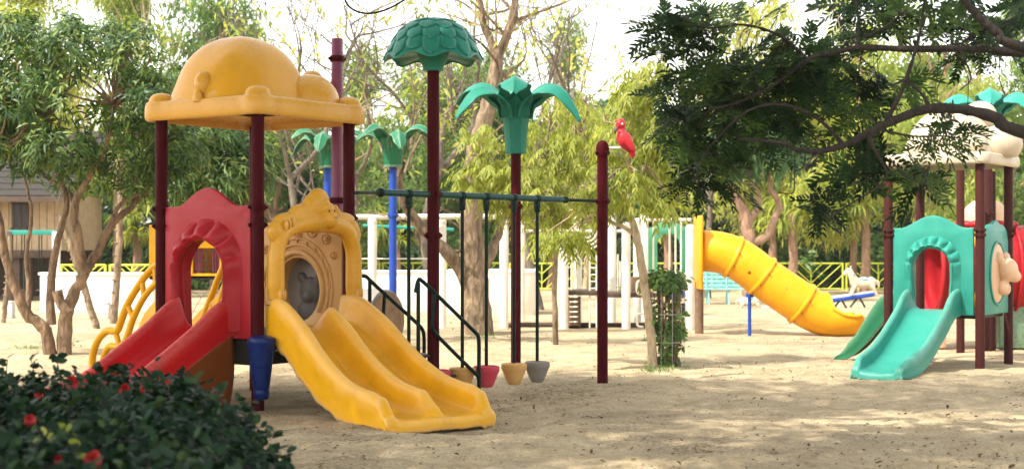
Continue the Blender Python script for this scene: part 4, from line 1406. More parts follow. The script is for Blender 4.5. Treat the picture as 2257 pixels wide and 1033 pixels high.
    for i in range(3):
        tr = MB(); tr.box(Lp + aFR * .62 + u_ * (.16 + .26 * i) + Z * (.48 - .16 * i), (1.02, .26, .03), (aFR, u_, Z))
        tr.build("stair_tread", M['yellow'], root, 30, bevel=.006)
    return root
near_tower()

# ------------------------------------------------------------------ hanging step bridge
BEAM_A = P(835, 424, 13.2); BEAM_B = P(1316, 443, 15.38)

def beam_at(px):
    # point on the beam axis at a photo column
    a, b = BEAM_A, BEAM_B
    m = (px - CX) / FPX
    t = (m * a.y - a.x) / ((b.x - a.x) - m * (b.y - a.y))
    return a.lerp(b, t)

def step_bridge():
    # mushroom post
    p = beam_at(955); p = Vector((p.x, p.y - .0, 0))
    root = thing("mushroom_post", p, "tall maroon post capped with a scaly green mushroom top", "post")
    pole = post(root, p, .057, 3.26, M['maroon'], name="pole")
    for z in (1.945, 1.55): collar(pole, p, .057, z, M['maroon'])
    zr = 3.25; R = .395; H = .345
    mb = MB()
    def prof(v):
        # 0 = crown, 1 = rim
        return R * math.sin(v * math.pi / 2) ** .95, H * math.cos(v * math.pi / 2) ** .9
    def fn(u, v):
        a = 2 * math.pi * u
        sc = .5 + .5 * math.cos(a * 8)
        if v <= .7:
            t = v / .7; r_, z_ = prof(t)
            z_ -= .055 * sc * t ** 6; r_ *= 1 + .12 * t ** 7 + .06 * sc * t ** 6
        else:
            t = (v - .7) / .3
            r0, z0 = prof(1.0); z0 -= .055 * sc; r0 *= 1.12 + .06 * sc
            if t < .3: r_, z_ = r0 * (1 - .05 * t), z0 - .02 * math.sin(t / .3 * math.pi)
            else:
                q = (t - .3) / .7
                r_, z_ = r0 * (1 - .78 * q), z0 * (1 - q) + .02 * q
        return Vector((p.x + r_ * math.cos(a), p.y + r_ * math.sin(a), zr + z_))
    mb.grid(fn, 96, 32, True)
    cap = mb.build("mushroom_cap", M['teal'], root, 60)
    nk = MB()
    nk.lathe(Vector((p.x, p.y, zr)), [(.080, -.155), (.095, -.15), (.10, -.11), (.12, -.07), (.14, -.02), (.16, .03), (.16, .05)], 26)
    nk.build("cap_neck", M['teal'], root, 40)
    rows = [(.22, 7, .5), (.44, 11, 0), (.64, 14, .5), (.83, 16, 0)]
    for (v0, n, off) in rows:
        for i in range(n):
            a = 2 * math.pi * (i + off) / n
            sm = MB(); da = math.pi / n * 1.06; dv = .25
            def fs(uu, vv, a=a, da=da, v0=v0):
                aa = a + (uu * 2 - 1) * da * math.sqrt(max(0, 1 - (vv * 1.0) ** 2.6)) * (1 if vv > 0 else 1)
                vcl = min(.995, v0 - .07 + dv * vv)
                r_, z_ = prof(vcl)
                lift = .004 + .009 * vv + .002 * (1 - (uu * 2 - 1) ** 2)
                nx, nz_ = math.sin(vcl * math.pi / 2), math.cos(vcl * math.pi / 2)
                sc = .5 + .5 * math.cos(aa * 8)
                z_ -= .055 * sc * vcl ** 6; r_ *= 1 + .12 * vcl ** 7 + .06 * sc * vcl ** 6
                return Vector((p.x + (r_ + lift * nx) * math.cos(aa), p.y + (r_ + lift * nx) * math.sin(aa), zr + z_ + lift * nz_))
            sm.grid(fs, 5, 6)
            o = sm.build("scale", M['teal'], cap, 0)
            so = o.modifiers.new("t", 'SOLIDIFY'); so.thickness = .010; so.offset = -1

    # perch post with knob
    q = Vector((BEAM_B.x, BEAM_B.y, 0)); q = G(1328, 15.4)
    root = thing("perch_post", q, "plain maroon post with a round cap and a short side perch", "post")
    pole = post(root, q, .057, 2.47, M['maroon'], name="pole", cap=True)
    for z in (1.925, 2.44): collar(pole, q, .057, z, M['maroon'])
    pb = MB(); pb.tube([P(1334, 326, 15.4), P(1390, 325, 15.36)], .014, 10)
    pb.build("perch", M['cream'], root, 60)
    # red toy bird sitting on the perch
    b0 = P(1382, 326, 15.36)
    root = thing("toy_bird", b0, "red plastic bird perched on the bar beside the round capped post", "toy bird")
    bm = MB()
    pts = [P(1373, 283, 15.36), P(1370, 292, 15.36), P(1374, 303, 15.36), P(1382, 318, 15.36), P(1391, 332, 15.36), P(1397, 346, 15.36)]
    bm.tube(crom(pts, 14), [.028, .034, .042, .055, .068, .076, .080, .078, .068, .054, .04, .034, .034, .03], 14)
    bm.ell(P(1368, 275, 15.36), (.056, .045, .056))
    bm.tube([P(1362, 277, 15.36), P(1357, 284, 15.36), P(1358, 290, 15.36)], [.022, .016, .006], 8)
    bm.ell(P(1367, 266, 15.36), (.045, .03, .024))
    bd = bm.build("body", M['birdred'], root, 0, remesh=.010, smooth=3)
    for sy in (-1, 1):
        w = MB(); w.ell(P(1387, 318, 15.36) + Vector((0, sy * .066, 0)), (.036, .018, .10), Quaternion(Vector((0, 1, 0)), -.5).to_matrix())
        w.build("wing", M['birdred'], root, 0)
    be = MB(); be.tube([P(1361, 281, 15.30), P(1355, 290, 15.30), P(1357, 296, 15.30)], [.018, .012, .003], 8)
    be.build("beak", M['greydisc'], root, 0)
    ey = MB(); ey.ell(P(1371, 274, 15.36) + Vector((0, -.044, 0)), (.012, .006, .012), None, 10, 8)
    ey.build("eye", M['cream'], root, 0)

    # overhead beam
    mid = (BEAM_A + BEAM_B) / 2
    root = thing("overhead_beam", mid, "long green overhead pipe carrying the hanging steps between the posts", "beam")
    tb = MB(); a, b = beam_at(838), beam_at(1245)
    tb.tube([a, a.lerp(b, .5), b], .032, 16); tb.build("pipe", M['beamgreen'], root, 40)
    ec = MB()
    dirb = (b - a).normalized()
    ec.lathe(a, [(.001, -.035), (.03, -.03), (.042, -.01), (.042, .02), (.034, .03)], 16, dirb); ec.lathe(b, [(.033, -.03), (.036, -.02), (.036, .02), (.018, .03)], 16, dirb)
    ec.build("end_sleeve", M['dkgreen'], root, 40)
    th = MB(); th.tube([b, beam_at(1322)], .017, 10); th.tube([a, P(782, 425, 13.95)], .017, 10)
    th.build("end_bar", M['dkgreen'], root, 60)
    # hanging steps
    specs = [(901, 'tan', "tan cup step nearest the yellow double slide, mostly hidden", 800), (963, 'pink', "pink cup step half hidden behind the yellow slide's edge", 819), (1019, 'tan', "tan cup step second from the yellow slide's edge, left of the pink one", 818),
             (1072, 'pink', "bright pink cup step hanging third from the right end", 811), (1133, 'tan', "tan cup step hanging second from the right end", 806), (1184, 'bucketgrey', "grey cup step hanging last at the right end of the bridge", 802)]
    zr = .275
    for (px, mt, lb, ry) in specs:
        t = beam_at(px)
        root = thing("hanging_step", Vector((t.x, t.y, .05)), lb, "hanging step", "cup steps hanging from the overhead pipe")
        k = MB(); k.box(t - Z * .06, (.05, .05, .07), (dirb, dirb.cross(Z), Z)); k.lathe(t - Z * .11, [(.022, -.03), (.03, -.02), (.03, .02), (.022, .03)], 12)
        k.lathe(t, [(.036, -.025), (.040, -.02), (.040, .02), (.036, .025)], 14, dirb)
        k.build("bracket", M['dkgreen'], root, 40, bevel=.004)
        rd = MB(); rd.tube([t - Z * .1, Vector((t.x, t.y, zr - .1))], .017, 12); rd.build("rod", M['dkgreen'], root, 60)
        bu = MB(); bu.lathe(Vector((t.x, t.y, zr)), [(.02, -.205), (.05, -.203), (.066, -.19), (.088, -.14), (.112, -.075), (.122, -.055), (.128, -.045), (.128, .0), (.122, .006), (.112, .006), (.106, -.006), (.03, -.004), (.02, .01), (.001, .01)], 30)
        bu.build("cup", M[mt], root, 32)
step_bridge()

def handrails():
    dirv = Vector((.83, .56, 0)).normalized()
    for i, (st, lb) in enumerate(((G(815, 14.3), "dark green stair handrail nearer the blue palm post"), (G(922, 13.5), "dark green stair handrail in front of the mushroom post"))):
        root = thing("handrail", st, lb, "handrail", "dark green stair handrails")
        f = lambda s, z, st=st: st + dirv * s + Z * z
        m = MB()
        up = crom([(-.03, 1.02), (0, 1.13), (.05, 1.12), (.30, .91), (.58, .67), (.655, .60), (.67, .52), (.67, .3), (.67, -.1)], 40)
        if i == 0: up = crom([(-.12, 1.16), (-.04, 1.15), (.03, 1.09), (.30, .87), (.52, .69), (.60, .61), (.62, .52), (.62, .3), (.62, -.1)], 40)
        m.tube([f(s, z) for s, z in up], .019, 10)
        m.build("top_rail", M['dkgreen'], root, 60)
        lo = MB(); lo.tube([f(s, z) for s, z in crom([(.17, 1.0), (.155, .80), (.15, .70), (.19, .63), (.42, .42), (.66, .21)], 20)], .018, 10)
        lo.build("lower_rail", M['dkgreen'], root, 60)
        po = MB(); po.tube([f(.0, 1.11), f(.0, -.1)], .019, 10); po.build("rail_post", M['dkgreen'], root, 60)
        if i == 0:
            for k in range(2):
                tr = MB(); tr.box(f(.12 + .22 * k, .42 - .2 * k) + Vector((.27, -.40, 0)), (.2, .86, .025), (dirv, Vector((-dirv.y, dirv.x, 0)), Z))
                tr.build("stair_tread", M['black'], root, 30, bevel=.004)
handrails()

def palm_post(px, d, z0, zt, mat, cupmat, label, r=.057, leafL=.55, n=6, rot=.3, cupr=.115, lw=.2, droop=1.0, group=None):
    p = G(px, d)
    root = thing("palm_post", p, label, "post", group)
    po = post(root, p, r, z0 + .05, mat, name="pole")
    collar(po, p, r, 1.9, mat)
    palm_top(root, p, cupr, z0, zt, leafL, cupmat, n, rot=rot, lw=lw, droop=droop)
    return root
palm_post(1137, 16.5, 2.51, 3.14, M['maroon'], M['teal'], "maroon post topped with big teal palm leaves behind the hanging steps", leafL=.62, n=6, rot=math.radians(-92), lw=.33, cupr=.115)
palm_post(866, 21.4, 2.62, 3.06, M['bluepost'], M['green'], "blue post with a green palm top left of the mushroom post", leafL=.42, rot=.5, cupr=.13, lw=.22, droop=1.2, n=7)
palm_post(722, 21.6, 2.62, 3.03, M['bluepost'], M['green'], "blue post with a green palm top just left of the purple pole", leafL=.38, rot=.1, cupr=.12, lw=.2, droop=1.3, n=7)
palm_post(2178, 20.3, 3.0, 3.42, M['brownpost'], M['tealr'], "brown post with turquoise palm leaves rising behind the white dome", leafL=.62, rot=.25, cupr=.12, lw=.34, droop=1.2, n=6)

# ------------------------------------------------------------------ the turquoise tower on the right
def right_tower():
    Fp, Lp, Rp = V2(5.548, 17.2), V2(4.63, 17.85), V2(6.2, 18.12)
    Bp = Lp + Rp - Fp
    C = (Fp + Bp) / 2
    aFR = (Rp - Fp).normalized(); aFL = (Lp - Fp).normalized()
    root = thing("play_tower", C, "play tower with white domed roof, brown posts and a turquoise slide at the right", "play tower")
    r = .055
    for p in (Fp, Lp, Rp, Bp):
        po = post(root, p, r, 2.46, M['brownpost'])
        for z in (1.64, 1.58): collar(po, p, r, z, M['brownpost'], .018)
    hs = 1.126 / 2
    dm = MB(); dm.box(C + Z * .61, (1.02, 1.02, .06), (aFR, aFL, Z)); dm.build("deck", M['black'], root, 30, bevel=.006)
    rot = Quaternion(Z, math.atan2(aFR.y, aFR.x)).to_matrix()
    bumps = [(P(2205, 318, 17.75), (.26, .26, .24), rot, "side_dome"), (P(2150, 318, 17.35), (.15, .15, .15), rot, "snout_bump"), (P(2160, 255, 18.0), (.22, .2, .18), rot, "top_dome"),
             (P(2035, 330, 17.7), (.2, .18, .16), rot, "side_dome")]
    roof_cap(root, C, aFR, aFL, hs, 2.43, M['roofcream'], (0.03, 0), .50, .58, rim=.13, over=.12, lob=.13, bumps=bumps, nknob=False)
    e = Edge(Lp, Fp, -aFR)
    arch_panel(root, e, M['tealr'], .64, 1.65, 1.80, .56, .235, 1.19, hood=.09, flutes=11)
    st = e(.58, 0, .02); o = -aFR
    ks = [0, .22, .5, .8, 1.1, 1.4, 1.65, 1.82]; zs = [.68, .64, .48, .32, .17, .075, .05, .055]
    slide(root, [tuple(st + o * k + Z * z) for k, z in zip(ks, zs)], [tuple(e.t)] * len(ks), .27, lambda t: lerpk(t, [0, .08, .2, .5, .8, .92, 1], [.27, .26, .20, .19, .20, .17, .07]), M['tealslide'],
          name="turquoise_slide", skirt=lambda t: .06, rw=.05, flute=.008)
    # narrower green slide leaving to the left
    e2 = Edge(Bp, Lp, aFL)
    st = e2(.56, 0, .02); o = (aFL + Vector((-.35, -.1, 0))).normalized()
    ks = [0, .14, .30, .46, .62, .76]; zs = [.68, .62, .42, .22, .09, .05]
    slide(root, [tuple(st + o * k + Z * z) for k, z in zip(ks, zs)], [tuple(Vector((-o.y, o.x, 0)))] * len(ks), .24, lambda t: lerpk(t, [0, .1, .5, .85, 1], [.24, .24, .2, .14, .03]), M['green'], name="green_slide", skirt=lambda t: .05, rw=.045)
    # panel with a lion face on the right front
    e3 = Edge(Fp, Rp, -aFL)
    L = e3.L
    ol = [(.10, .64), (L - .10, .64), (L - .10, 1.50)] + [(L - .10 - (L - .2) * i / 20, 1.58 + .13 * math.sin(math.pi * i / 20) + .035 * abs(math.sin(math.pi * i / 20 * 3))) for i in range(1, 20)] + [(.10, 1.50)]
    pn = panel("face_panel", ol, [], .05, .016, e3, M['tealr'], root)
    q = Matrix((e3.t, e3.n, Z)).transposed()
    d1 = MB(); d1.ell(e3(.58, 1.12, .03), (.27, .04, .36), q, 28, 14); d1.build("face_disc", M['peach'], pn, 0)
    d2 = MB()
    for (s, z, n, a, b, c) in [(.66, 1.16, .12, .17, .13, .15), (.52, 1.30, .06, .07, .06, .08), (.80, 1.30, .06, .07, .06, .08), (.70, 1.08, .20, .09, .08, .075), (.60, .95, .08, .1, .07, .09), (.72, .93, .08, .08, .07, .09)]:
        d2.ell(e3(s, z, n), (a, b, c), q, 18, 12)
    d2.build("lion_face", M['peach'], pn, 0, remesh=.014)
    rg = MB(); rg.tube([e3(.58 + .29 * math.cos(a), 1.12 + .38 * math.sin(a), .03) for a in np.linspace(0, 2 * math.pi, 48)], .016, 8, False)
    rg.build("disc_ring", M['tealr'], pn, 60)
right_tower()

def red_tunnel_tower():
    d = 20.6
    c = G(2150, d)
    root = thing("play_tunnel", c, "red plastic play tunnel with a pale dome behind the turquoise tower", "play tunnel")
    m = MB()
    x0, x1 = G(2062, d).x, G(2330, d).x
    def fn(u, v):
        a = 2 * math.pi * u; x = x0 + (x1 - x0) * v
        rr = .62 * (1 + .03 * (math.sin(v * 30) ** 8))
        return Vector((x, d + .25 + rr * .9 * math.cos(a), 1.12 + rr * math.sin(a)))
    m.grid(fn, 40, 40, True)
    o = m.build("tunnel_shell", M['red'], root, 60)
    so = o.modifiers.new("t", 'SOLIDIFY'); so.thickness = .02
    for px in (2066, 2140, 2236):
        b = MB(); b.tube([Vector((G(px, d).x, d + .25 + .66 * .9 * math.cos(a), 1.12 + .66 * math.sin(a))) for a in np.linspace(0, 6.283, 40)], .028, 8, False)
        b.build("tunnel_ring", M['orange' if px == 2140 else 'red'], root, 60)
    dm = MB(); dm.ell(P(2172, 492, d + .2), (.36, .34, .36)); dm.build("dome", M['peach'], root, 0)
    cr = MB()
    for i in range(14):
        a = 2 * math.pi * i / 14
        cr.ell(P(2172, 495, d + .2) + Vector((.36 * math.cos(a), .34 * math.sin(a), 0)), (.10, .10, .06))
    cr.build("dome_collar", M['red'], root, 0, remesh=.02)
    for px, dd in ((2117, 20.0), (2186, 20.45), (2290, 21)):
        p = G(px, dd); post(root, p, .055, 2.5, M['brownpost'])
    ft = MB(); ft.box(Vector((G(2240, d).x, d + .2, .3)), (.5, .5, .6)); ft.build("pedestal", M['green'], root, 30, bevel=.02)
    f2 = MB(); f2.box(Vector((G(2075, d).x, d + .2, .25)), (.12, .5, .5)); f2.build("pedestal", M['peach'], root, 30, bevel=.02)
red_tunnel_tower()

# ------------------------------------------------------------------ orange tube slide and white climbing frame
def tube_slide():
    keys = [(1545, 552, 24.2), (1590, 557, 24.1), (1632, 574, 24.0), (1684, 612, 23.9), (1740, 650, 23.8), (1790, 682, 23.75), (1835, 697, 23.7), (1872, 697, 23.65), (1890, 690, 23.6)]
    A = crom([tuple(P(*k)) for k in keys], 70)
    root = thing("tube_slide", G(1700, 23.9), "orange yellow plastic tube slide running down to the right onto the sand", "tube slide")
    R = .345
    m = MB(); n = 70; sg = 32
    V = []; Fs = []
    side = Vector((0.02, 1, 0)).normalized()
    for i in range(n):
        t = Vector(A[min(i + 1, n - 1)] - A[max(i - 1, 0)]).normalized()
        up = side.cross(t).normalized()
        if up.z < 0: up = -up
        fr = i / (n - 1)
        # opening at the foot: the upper part is cut away
        cut = np.interp(fr, [0, .655, .68, .72, .82, 1], [0, 0, .6, 1.2, 1.45, 1.62])
        for j in range(sg + 1):
            a = math.pi / 2 + cut + (2 * math.pi - 2 * cut) * j / sg
            rr = R * np.interp(fr, [0, .85, 1], [1, 1, .9])
            V.append(Vector(A[i]) + side * (rr * math.cos(a)) + up * (rr * math.sin(a)))
    for i in range(n - 1):
        for j in range(sg):
            q = i * (sg + 1) + j
            Fs.append((q, q + 1, q + sg + 2, q + sg + 1))
    m.add(V, Fs)
    o = m.build("tube_shell", M['orange'], root, 60)
    so = o.modifiers.new("t", 'SOLIDIFY'); so.thickness = .02
    # run-out end cap
    ring = [Vector(v) for v in V[(n - 1) * (sg + 1):]]
    c = sum(ring, Vector()) / len(ring)
    ec = MB(); pts = ring + [p.lerp(c, .4) + Vector((.10, 0, .0)) for p in ring]
    k = len(ring)
    ec.add(pts + [c + Vector((.12, 0, .02))], [(j, j + 1, k + j + 1, k + j) for j in range(k - 1)] + [(k + j, k + j + 1, 2 * k) for j in range(k - 1)])
    ec.build("tube_end", M['orange'], root, 60)
    rim = MB(); i0 = int(.655 * n)
    rimpts = [Vector(V[i * (sg + 1)]) for i in range(n - 1, i0, -1)] + [Vector(V[i * (sg + 1) + sg]) for i in range(i0 + 1, n)]
    rim.tube(rimpts, .03, 8); rim.build("opening_rim", M['orange'], root, 60)
    for fr in (.21, .375, .567):
        i = int(fr * (n - 1)); t = Vector(A[i + 1] - A[i - 1]).normalized(); up = side.cross(t).normalized()
        fl = MB()
        def fn(u, v, i=i, t=t, up=up):
            a = 2 * math.pi * u; tab = [(R * .995, -.03), (R + .022, -.028), (R + .03, -.01), (R + .03, .01), (R + .022, .028), (R * .995, .03)]
            rr, dz = tab[int(round(v * 5))]
            return Vector(A[i]) + t * dz + side * (rr * math.cos(a)) + up * (rr * math.sin(a))
        fl.grid(fn, 48, 6, True)
        f_ = fl.build("joint_flange", M['orange'], root, 40)
        bo = MB()
        for q in range(10):
            a = 2 * math.pi * q / 10 + .2
            bo.lathe(Vector(A[i]) + side * ((R + .03) * math.cos(a)) + up * ((R + .03) * math.sin(a)) + t * .03, [(.014, 0), (.014, .012)], 6, t)
        bo.build("bolts", M['dkwood'], f_, 40)["kind"] = "stuff"
    dt = MB()
    for (px, py) in ((1658, 570), (1717, 643)):
        p = P(px, py, 23.5)
        i = int(np.argmin(((A - np.array(p)) ** 2).sum(1)))
        t = Vector(A[min(i + 1, n - 1)] - A[i - 1]).normalized(); up = side.cross(t).normalized()
        ang = -2.1 if py > 600 else 2.6
        q = Vector(A[i]) - side * R * .96 + up * R * (.28 if py < 600 else -.1)
        dt.lathe(q + side * .02, [(.028, -.015), (.028, .02), (.015, .03)], 12, -side)
    dt.build("hole_plug", M['orangebrown'], root, 40)
    fp = MB(); fp.box(P(1539, 556, 24.2), (.06, .86, 1.22)); fp.build("flange_panel", M['orange'], root, 30, bevel=.03)
    s = MB(); s.lathe(G(1652, 23.9), [(.03, -.1), (.03, .62)], 12); s.lathe(G(1652, 23.9), [(.06, .6), (.06, .66)], 12)
    s.build("support_leg", M['bluepost'], root, 40)
    s = MB(); s.lathe(G(1541, 24.3), [(.075, -.1), (.075, .85)], 14); s.build("support_post", M['stairwood'], root, 40)
tube_slide()

def white_frame():
    d = 25.6; k = FPX / d
    root = thing("climbing_frame", G(1330, d), "white post climbing frame with ladder, bars and a mint green arch panel", "climbing frame")
    posts = [(1111, 457, d), (1148, 470, 27.2), (1228, 467, 27.0), (1243, 508, 25.4), (1274, 470, 27.4), (1349, 467, 27.0), (1380, 489, 25.4), (1405, 480, 26.8), (1521, 494, 25.2), (821, 477, d), (974, 477, d + .2), (1420, 470, 28.0)]
    for (px, ty, dd) in posts:
        p = G(px, dd); z = P(px, ty, dd).z
        post(root, p, .078, z - .1, M['cream'], cap=False)
        c = MB(); c.lathe(Vector((p.x, p.y, z - .1)), [(.078, -.02), (.084, -.015), (.084, .03), (.07, .07), (.035, .095), (.001, .1)], 16); c.build("post_cap", M['cream'], root, 40)
    def bar(a, b, r, mat='cream', nm="rail"):
        m = MB(); m.tube([a, b], r, 10); m.build(nm, M[mat], root, 60)
    bar(P(786, 478, d), P(1111, 477, d), .052)
    bar(P(1160, 509, 27), P(1400, 509, 27), .03); bar(P(1228, 598, 25.4), P(1243, 598, 25.4), .03)
    bar(P(790, 570, d + .3), P(975, 570, d + .3), .012)
    for i, (a, b, y) in enumerate(((1148, 1228, 715), (1243, 1380, 716), (1380, 1521, 716), (1111, 1148, 716))):
        bar(P(a, y, 25.9), P(b, y, 25.9), .045, 'dkwood', "base_rail")
    for cx in (1222, 1292):
        for rr in (14, 23, 32, 41):
            m = MB(); R = rr / k
            c = P(cx, 512, 26.6)
            m.tube([c + Vector((R * math.cos(a), 0, R * math.sin(a) * .95)) for a in np.linspace(math.pi, 2 * math.pi, 16)], .018, 8)
            m.build("hoop", M['cream'], root, 60)
    for (a, b, y, h, nm) in ((1246, 1325, 643, .08, "deck"), (1325, 1440, 648, .08, "deck")):
        m = MB(); pa, pb = P(a, y, 26), P(b, y, 26)
        m.box((pa + pb) / 2, (pb.x - pa.x, 1.1, h)); m.build(nm, M['dkwood'], root, 30, bevel=.01)
    m = MB(); m.box(P(1405, 632, 26.1), (.24, .5, .36)); m.build("panel_box", M['stairwood'], root, 30, bevel=.01)
    for i in range(6):
        m = MB(); m.box(P(1264, 659 + i * 11, 25.7), (.22, .25, .05)); m.build("stair_step", M['stairwood'], root, 30, bevel=.006)
    m = MB(); m.box(P(1252, 688, 25.85), (.03, .3, .56)); m.box(P(1277, 688, 25.85), (.03, .3, .56)); m.build("stair_side", M['stairwood'], root, 30)
    for px in (1300, 1315): bar(P(px, 560, 25.5), P(px, 722, 25.5), .016, nm="ladder_side")
    for i in range(9): bar(P(1300, 590 + i * 15, 25.5), P(1315, 590 + i * 15, 25.5), .012, nm="ladder_rung")
    for y0 in (618, 690):
        m = MB(); m.tube(crom([P(1418, y0, 25.3), P(1406, y0 + 2, 25.3), P(1404, y0 + 14, 25.3), P(1406, y0 + 28, 25.3), P(1418, y0 + 30, 25.3)], 14), .022, 8); m.build("grab_handle", M['cream'], root, 60)
    for (px, y0, y1) in ((1331, 520, 640), (1362, 560, 640), (1335, 600, 716), (1367, 575, 632), (1260, 560, 640)): bar(P(px, y0, 26), P(px, y1, 26), .018, nm="upright_bar")
    # mint arch panel behind vertical bars
    e = Edge(G(1424, 25.5), G(1523, 25.5), (0, -1, 0))
    L = e.L
    zb, zt, zp = P(0, 605, 25.5).z, P(0, 505, 25.5).z, P(0, 488, 25.5).z
    hole = [(.19, zb + .02), (L - .17, zb + .02)] + [(L / 2 + (L / 2 - .18) * math.cos(a), zt - .28 + .22 * math.sin(a)) for a in np.linspace(0, math.pi, 16)]
    panel("mint_arch", arch_outline(L, .03, zb, zt, zp, L / 2, .36), [hole], .05, .015, e, M['mint'], root)
    bar(P(1420, 485, 25.2), P(1523, 484, 25.2), .028)
    for px in (1427, 1440, 1476, 1489, 1501): bar(P(px, 484, 25.2), P(px, 600, 25.2), .016, nm="upright_bar")
    bar(P(1424, 603, 25.2), P(1523, 603, 25.2), .02)
    bar(P(800, 497, 29), P(1000, 506, 29), .035, 'tealr', "far_rail")
white_frame()

# ------------------------------------------------------------------ seesaw with horses, bench, spring rider
def horse(root, c, s, fl, mat):
    m = MB()
    f = lambda x, z, y=0: c + Vector((x * fl * s, y * s, z * s))
    m.ell(f(0, .42), (.36 * s, .15 * s, .17 * s)); m.ell(f(-.26, .47), (.18 * s, .15 * s, .18 * s)); m.ell(f(.26, .45), (.17 * s, .14 * s, .19 * s))
    m.tube([f(-.28, .5), f(-.40, .72), f(-.44, .86)], [.15 * s, .115 * s, .10 * s], 12)
    m.tube([f(-.42, .86), f(-.55, .78), f(-.64, .70)], [.10 * s, .085 * s, .06 * s], 12)
    m.ell(f(-.40, .97, .05), (.025 * s, .02 * s, .06 * s)); m.ell(f(-.40, .97, -.05), (.025 * s, .02 * s, .06 * s))
    for x, x2 in ((-.28, -.42), (.28, .44)):
        for y in (-.09, .09):
            m.tube([f(x, .36, y), f((x + x2) / 2, .18, y), f(x2, .02, y)], [.08 * s, .055 * s, .045 * s], 10)
    m.tube([f(.38, .52), f(.50, .46), f(.52, .28)], [.05 * s, .055 * s, .03 * s], 10)
    b = m.build("horse_body", mat, root, 0, remesh=.03 * s, smooth=3)
    sd = MB(); sd.ell(f(.02, .565), (.17 * s, .155 * s, .06 * s)); sd.build("saddle", M['aqua'], root, 0)
    h = MB(); h.tube([f(-.33, .70, -.16), f(-.33, .70, .16)], .02 * s, 8); h.build("handle", M['bluepost'], root, 0)

def seesaw():
    d = 34.0
    a, b = P(1648, 688, d), P(1926, 648, d)
    root = thing("seesaw", Vector(((a.x + b.x) / 2, d, 0)), "seesaw with a blue beam and a white horse seat at each end", "seesaw")
    m = MB(); m.tube([a, b], .055, 12); m.build("beam", M['bluepost'], root, 60)
    m = MB(); m.tube([a - Vector((0.02, 0, -.05)), b + Z * .06], .035, 10); m.build("beam_top", M['white'], root, 60)
    c = a.lerp(b, .55)
    m = MB()
    for dx in (-.22, .22):
        m.tube([c + Vector((0, 0, .0)), Vector((c.x + dx, d, -.05))], .04, 8)
    m.build("support", M['black'], root, 60)
    for q in (.74, .88):
        m = MB(); p = a.lerp(b, q); m.tube([p, Vector((p.x - .2, d, p.z - .25))], .025, 8); m.tube([p, Vector((p.x + .15, d, p.z - .25))], .025, 8); m.build("foot_rest", M['black'], root, 60)
    horse(root, b + Vector((-.25, 0, -.05)), .72, 1, M['roofcream'])
    horse(root, a + Vector((.05, 0, -.02)), .62, -1, M['roofcream'])
seesaw()

def bench():
    d = 36.0
    x0, x1 = P(1546, 0, d).x, P(1662, 0, d).x
    c = Vector(((x0 + x1) / 2, d, 0)); W = x1 - x0
    root = thing("bench", c, "long aqua slatted bench under the orange tube slide", "bench")
    for i in range(5):
        m = MB(); m.box(Vector((c.x, d + .22 + .03 * i, .45 + .105 * i)), (W, .03, .085)); m.build("back_slat", M['aqua'], root, 30, bevel=.008)
    for i in range(4):
        m = MB(); m.box(Vector((c.x, d - .24 + .11 * i, .38)), (W, .085, .035)); m.build("seat_slat", M['aqua'], root, 30, bevel=.008)
    for x in (x0 + .15, c.x, x1 - .15):
        m = MB(); m.tube([Vector((x, d - .24, -.02)), Vector((x, d - .22, .36)), Vector((x, d + .15, .36)), Vector((x, d + .36, .92))], .022, 8); m.tube([Vector((x, d + .18, .36)), Vector((x, d + .22, -.02))], .022, 8)
        m.build("leg", M['aqua'], root, 60)
bench()

def spring_rider():
    d = 30.5
    c = G(1503, d)
    root = thing("spring_rider", c, "blue and pink spring rider behind the caged shrub", "spring rider")
    m = MB(); pts = [c + Vector((.1 * math.cos(a), .1 * math.sin(a), .02 + .22 * a / 31.4)) for a in np.linspace(0, 31.4, 90)]
    m.tube(pts, .018, 6); m.build("spring", M['black'], root, 60)
    m = MB(); m.ell(c + Vector((-.1, 0, .52)), (.32, .15, .2)); m.ell(c + Vector((-.28, 0, .72)), (.14, .12, .14)); m.build("body", M['white'], root, 0, remesh=.03)
    m = MB(); m.ell(c + Vector((.12, 0, .56)), (.2, .16, .22)); m.build("seat", M['pink'], root, 0)
    m = MB(); m.ell(c + Vector((-.12, -.1, .44)), (.22, .1, .1)); m.build("side_panel", M['bluepost'], root, 0)
    m = MB(); m.tube([c + Vector((-.18, -.2, .78)), c + Vector((-.18, .2, .78))], .02, 8); m.build("handle", M['orange'], root, 0)
spring_rider()

# ------------------------------------------------------------------ fences and walls
def fence(px0, px1, d, ztop, zbot, label, pw=2.15, base=0.0):
    x0, x1 = G(px0, d).x, G(px1, d).x
    root = thing("fence", Vector(((x0 + x1) / 2, d, base)), label, "fence")
    n = max(1, round((x1 - x0) / pw)); w = (x1 - x0) / n
    def bar(a, b, r, nm):
        m = MB(); m.tube([a, b], r, 6); m.build(nm, M['fence'], root, 60)
    for i in range(n):
        a, b = x0 + i * w + .06, x0 + (i + 1) * w - .06
        bar(Vector((a, d, ztop)), Vector((b, d, ztop)), .03, "top_rail"); bar(Vector((a, d, zbot)), Vector((b, d, zbot)), .025, "bottom_rail")
        for x in (a, b): bar(Vector((x, d, zbot - .1)), Vector((x, d, ztop + .02)), .035, "post")
        h = ztop - zbot; c = (a + b) / 2
        bar(Vector((c, d, zbot)), Vector((c, d, ztop)), .022, "middle_bar")
        for sgn, ea in ((1, a), (-1, b)):
            for f in (0.0, .33, .66):
                # parallel diagonals running from the top rail down to the middle
                xs = ea + sgn * (w * .5) * f * .9
                L = min(abs(c - xs), h * 1.1)
                bar(Vector((xs, d, ztop)), Vector((xs + sgn * L, d, ztop - L / 1.1)), .018, "diagonal_bar")
            bar(Vector((ea, d, ztop - h * .45)), Vector((ea + sgn * h * .58, d, zbot)), .018, "diagonal_bar")
    return root
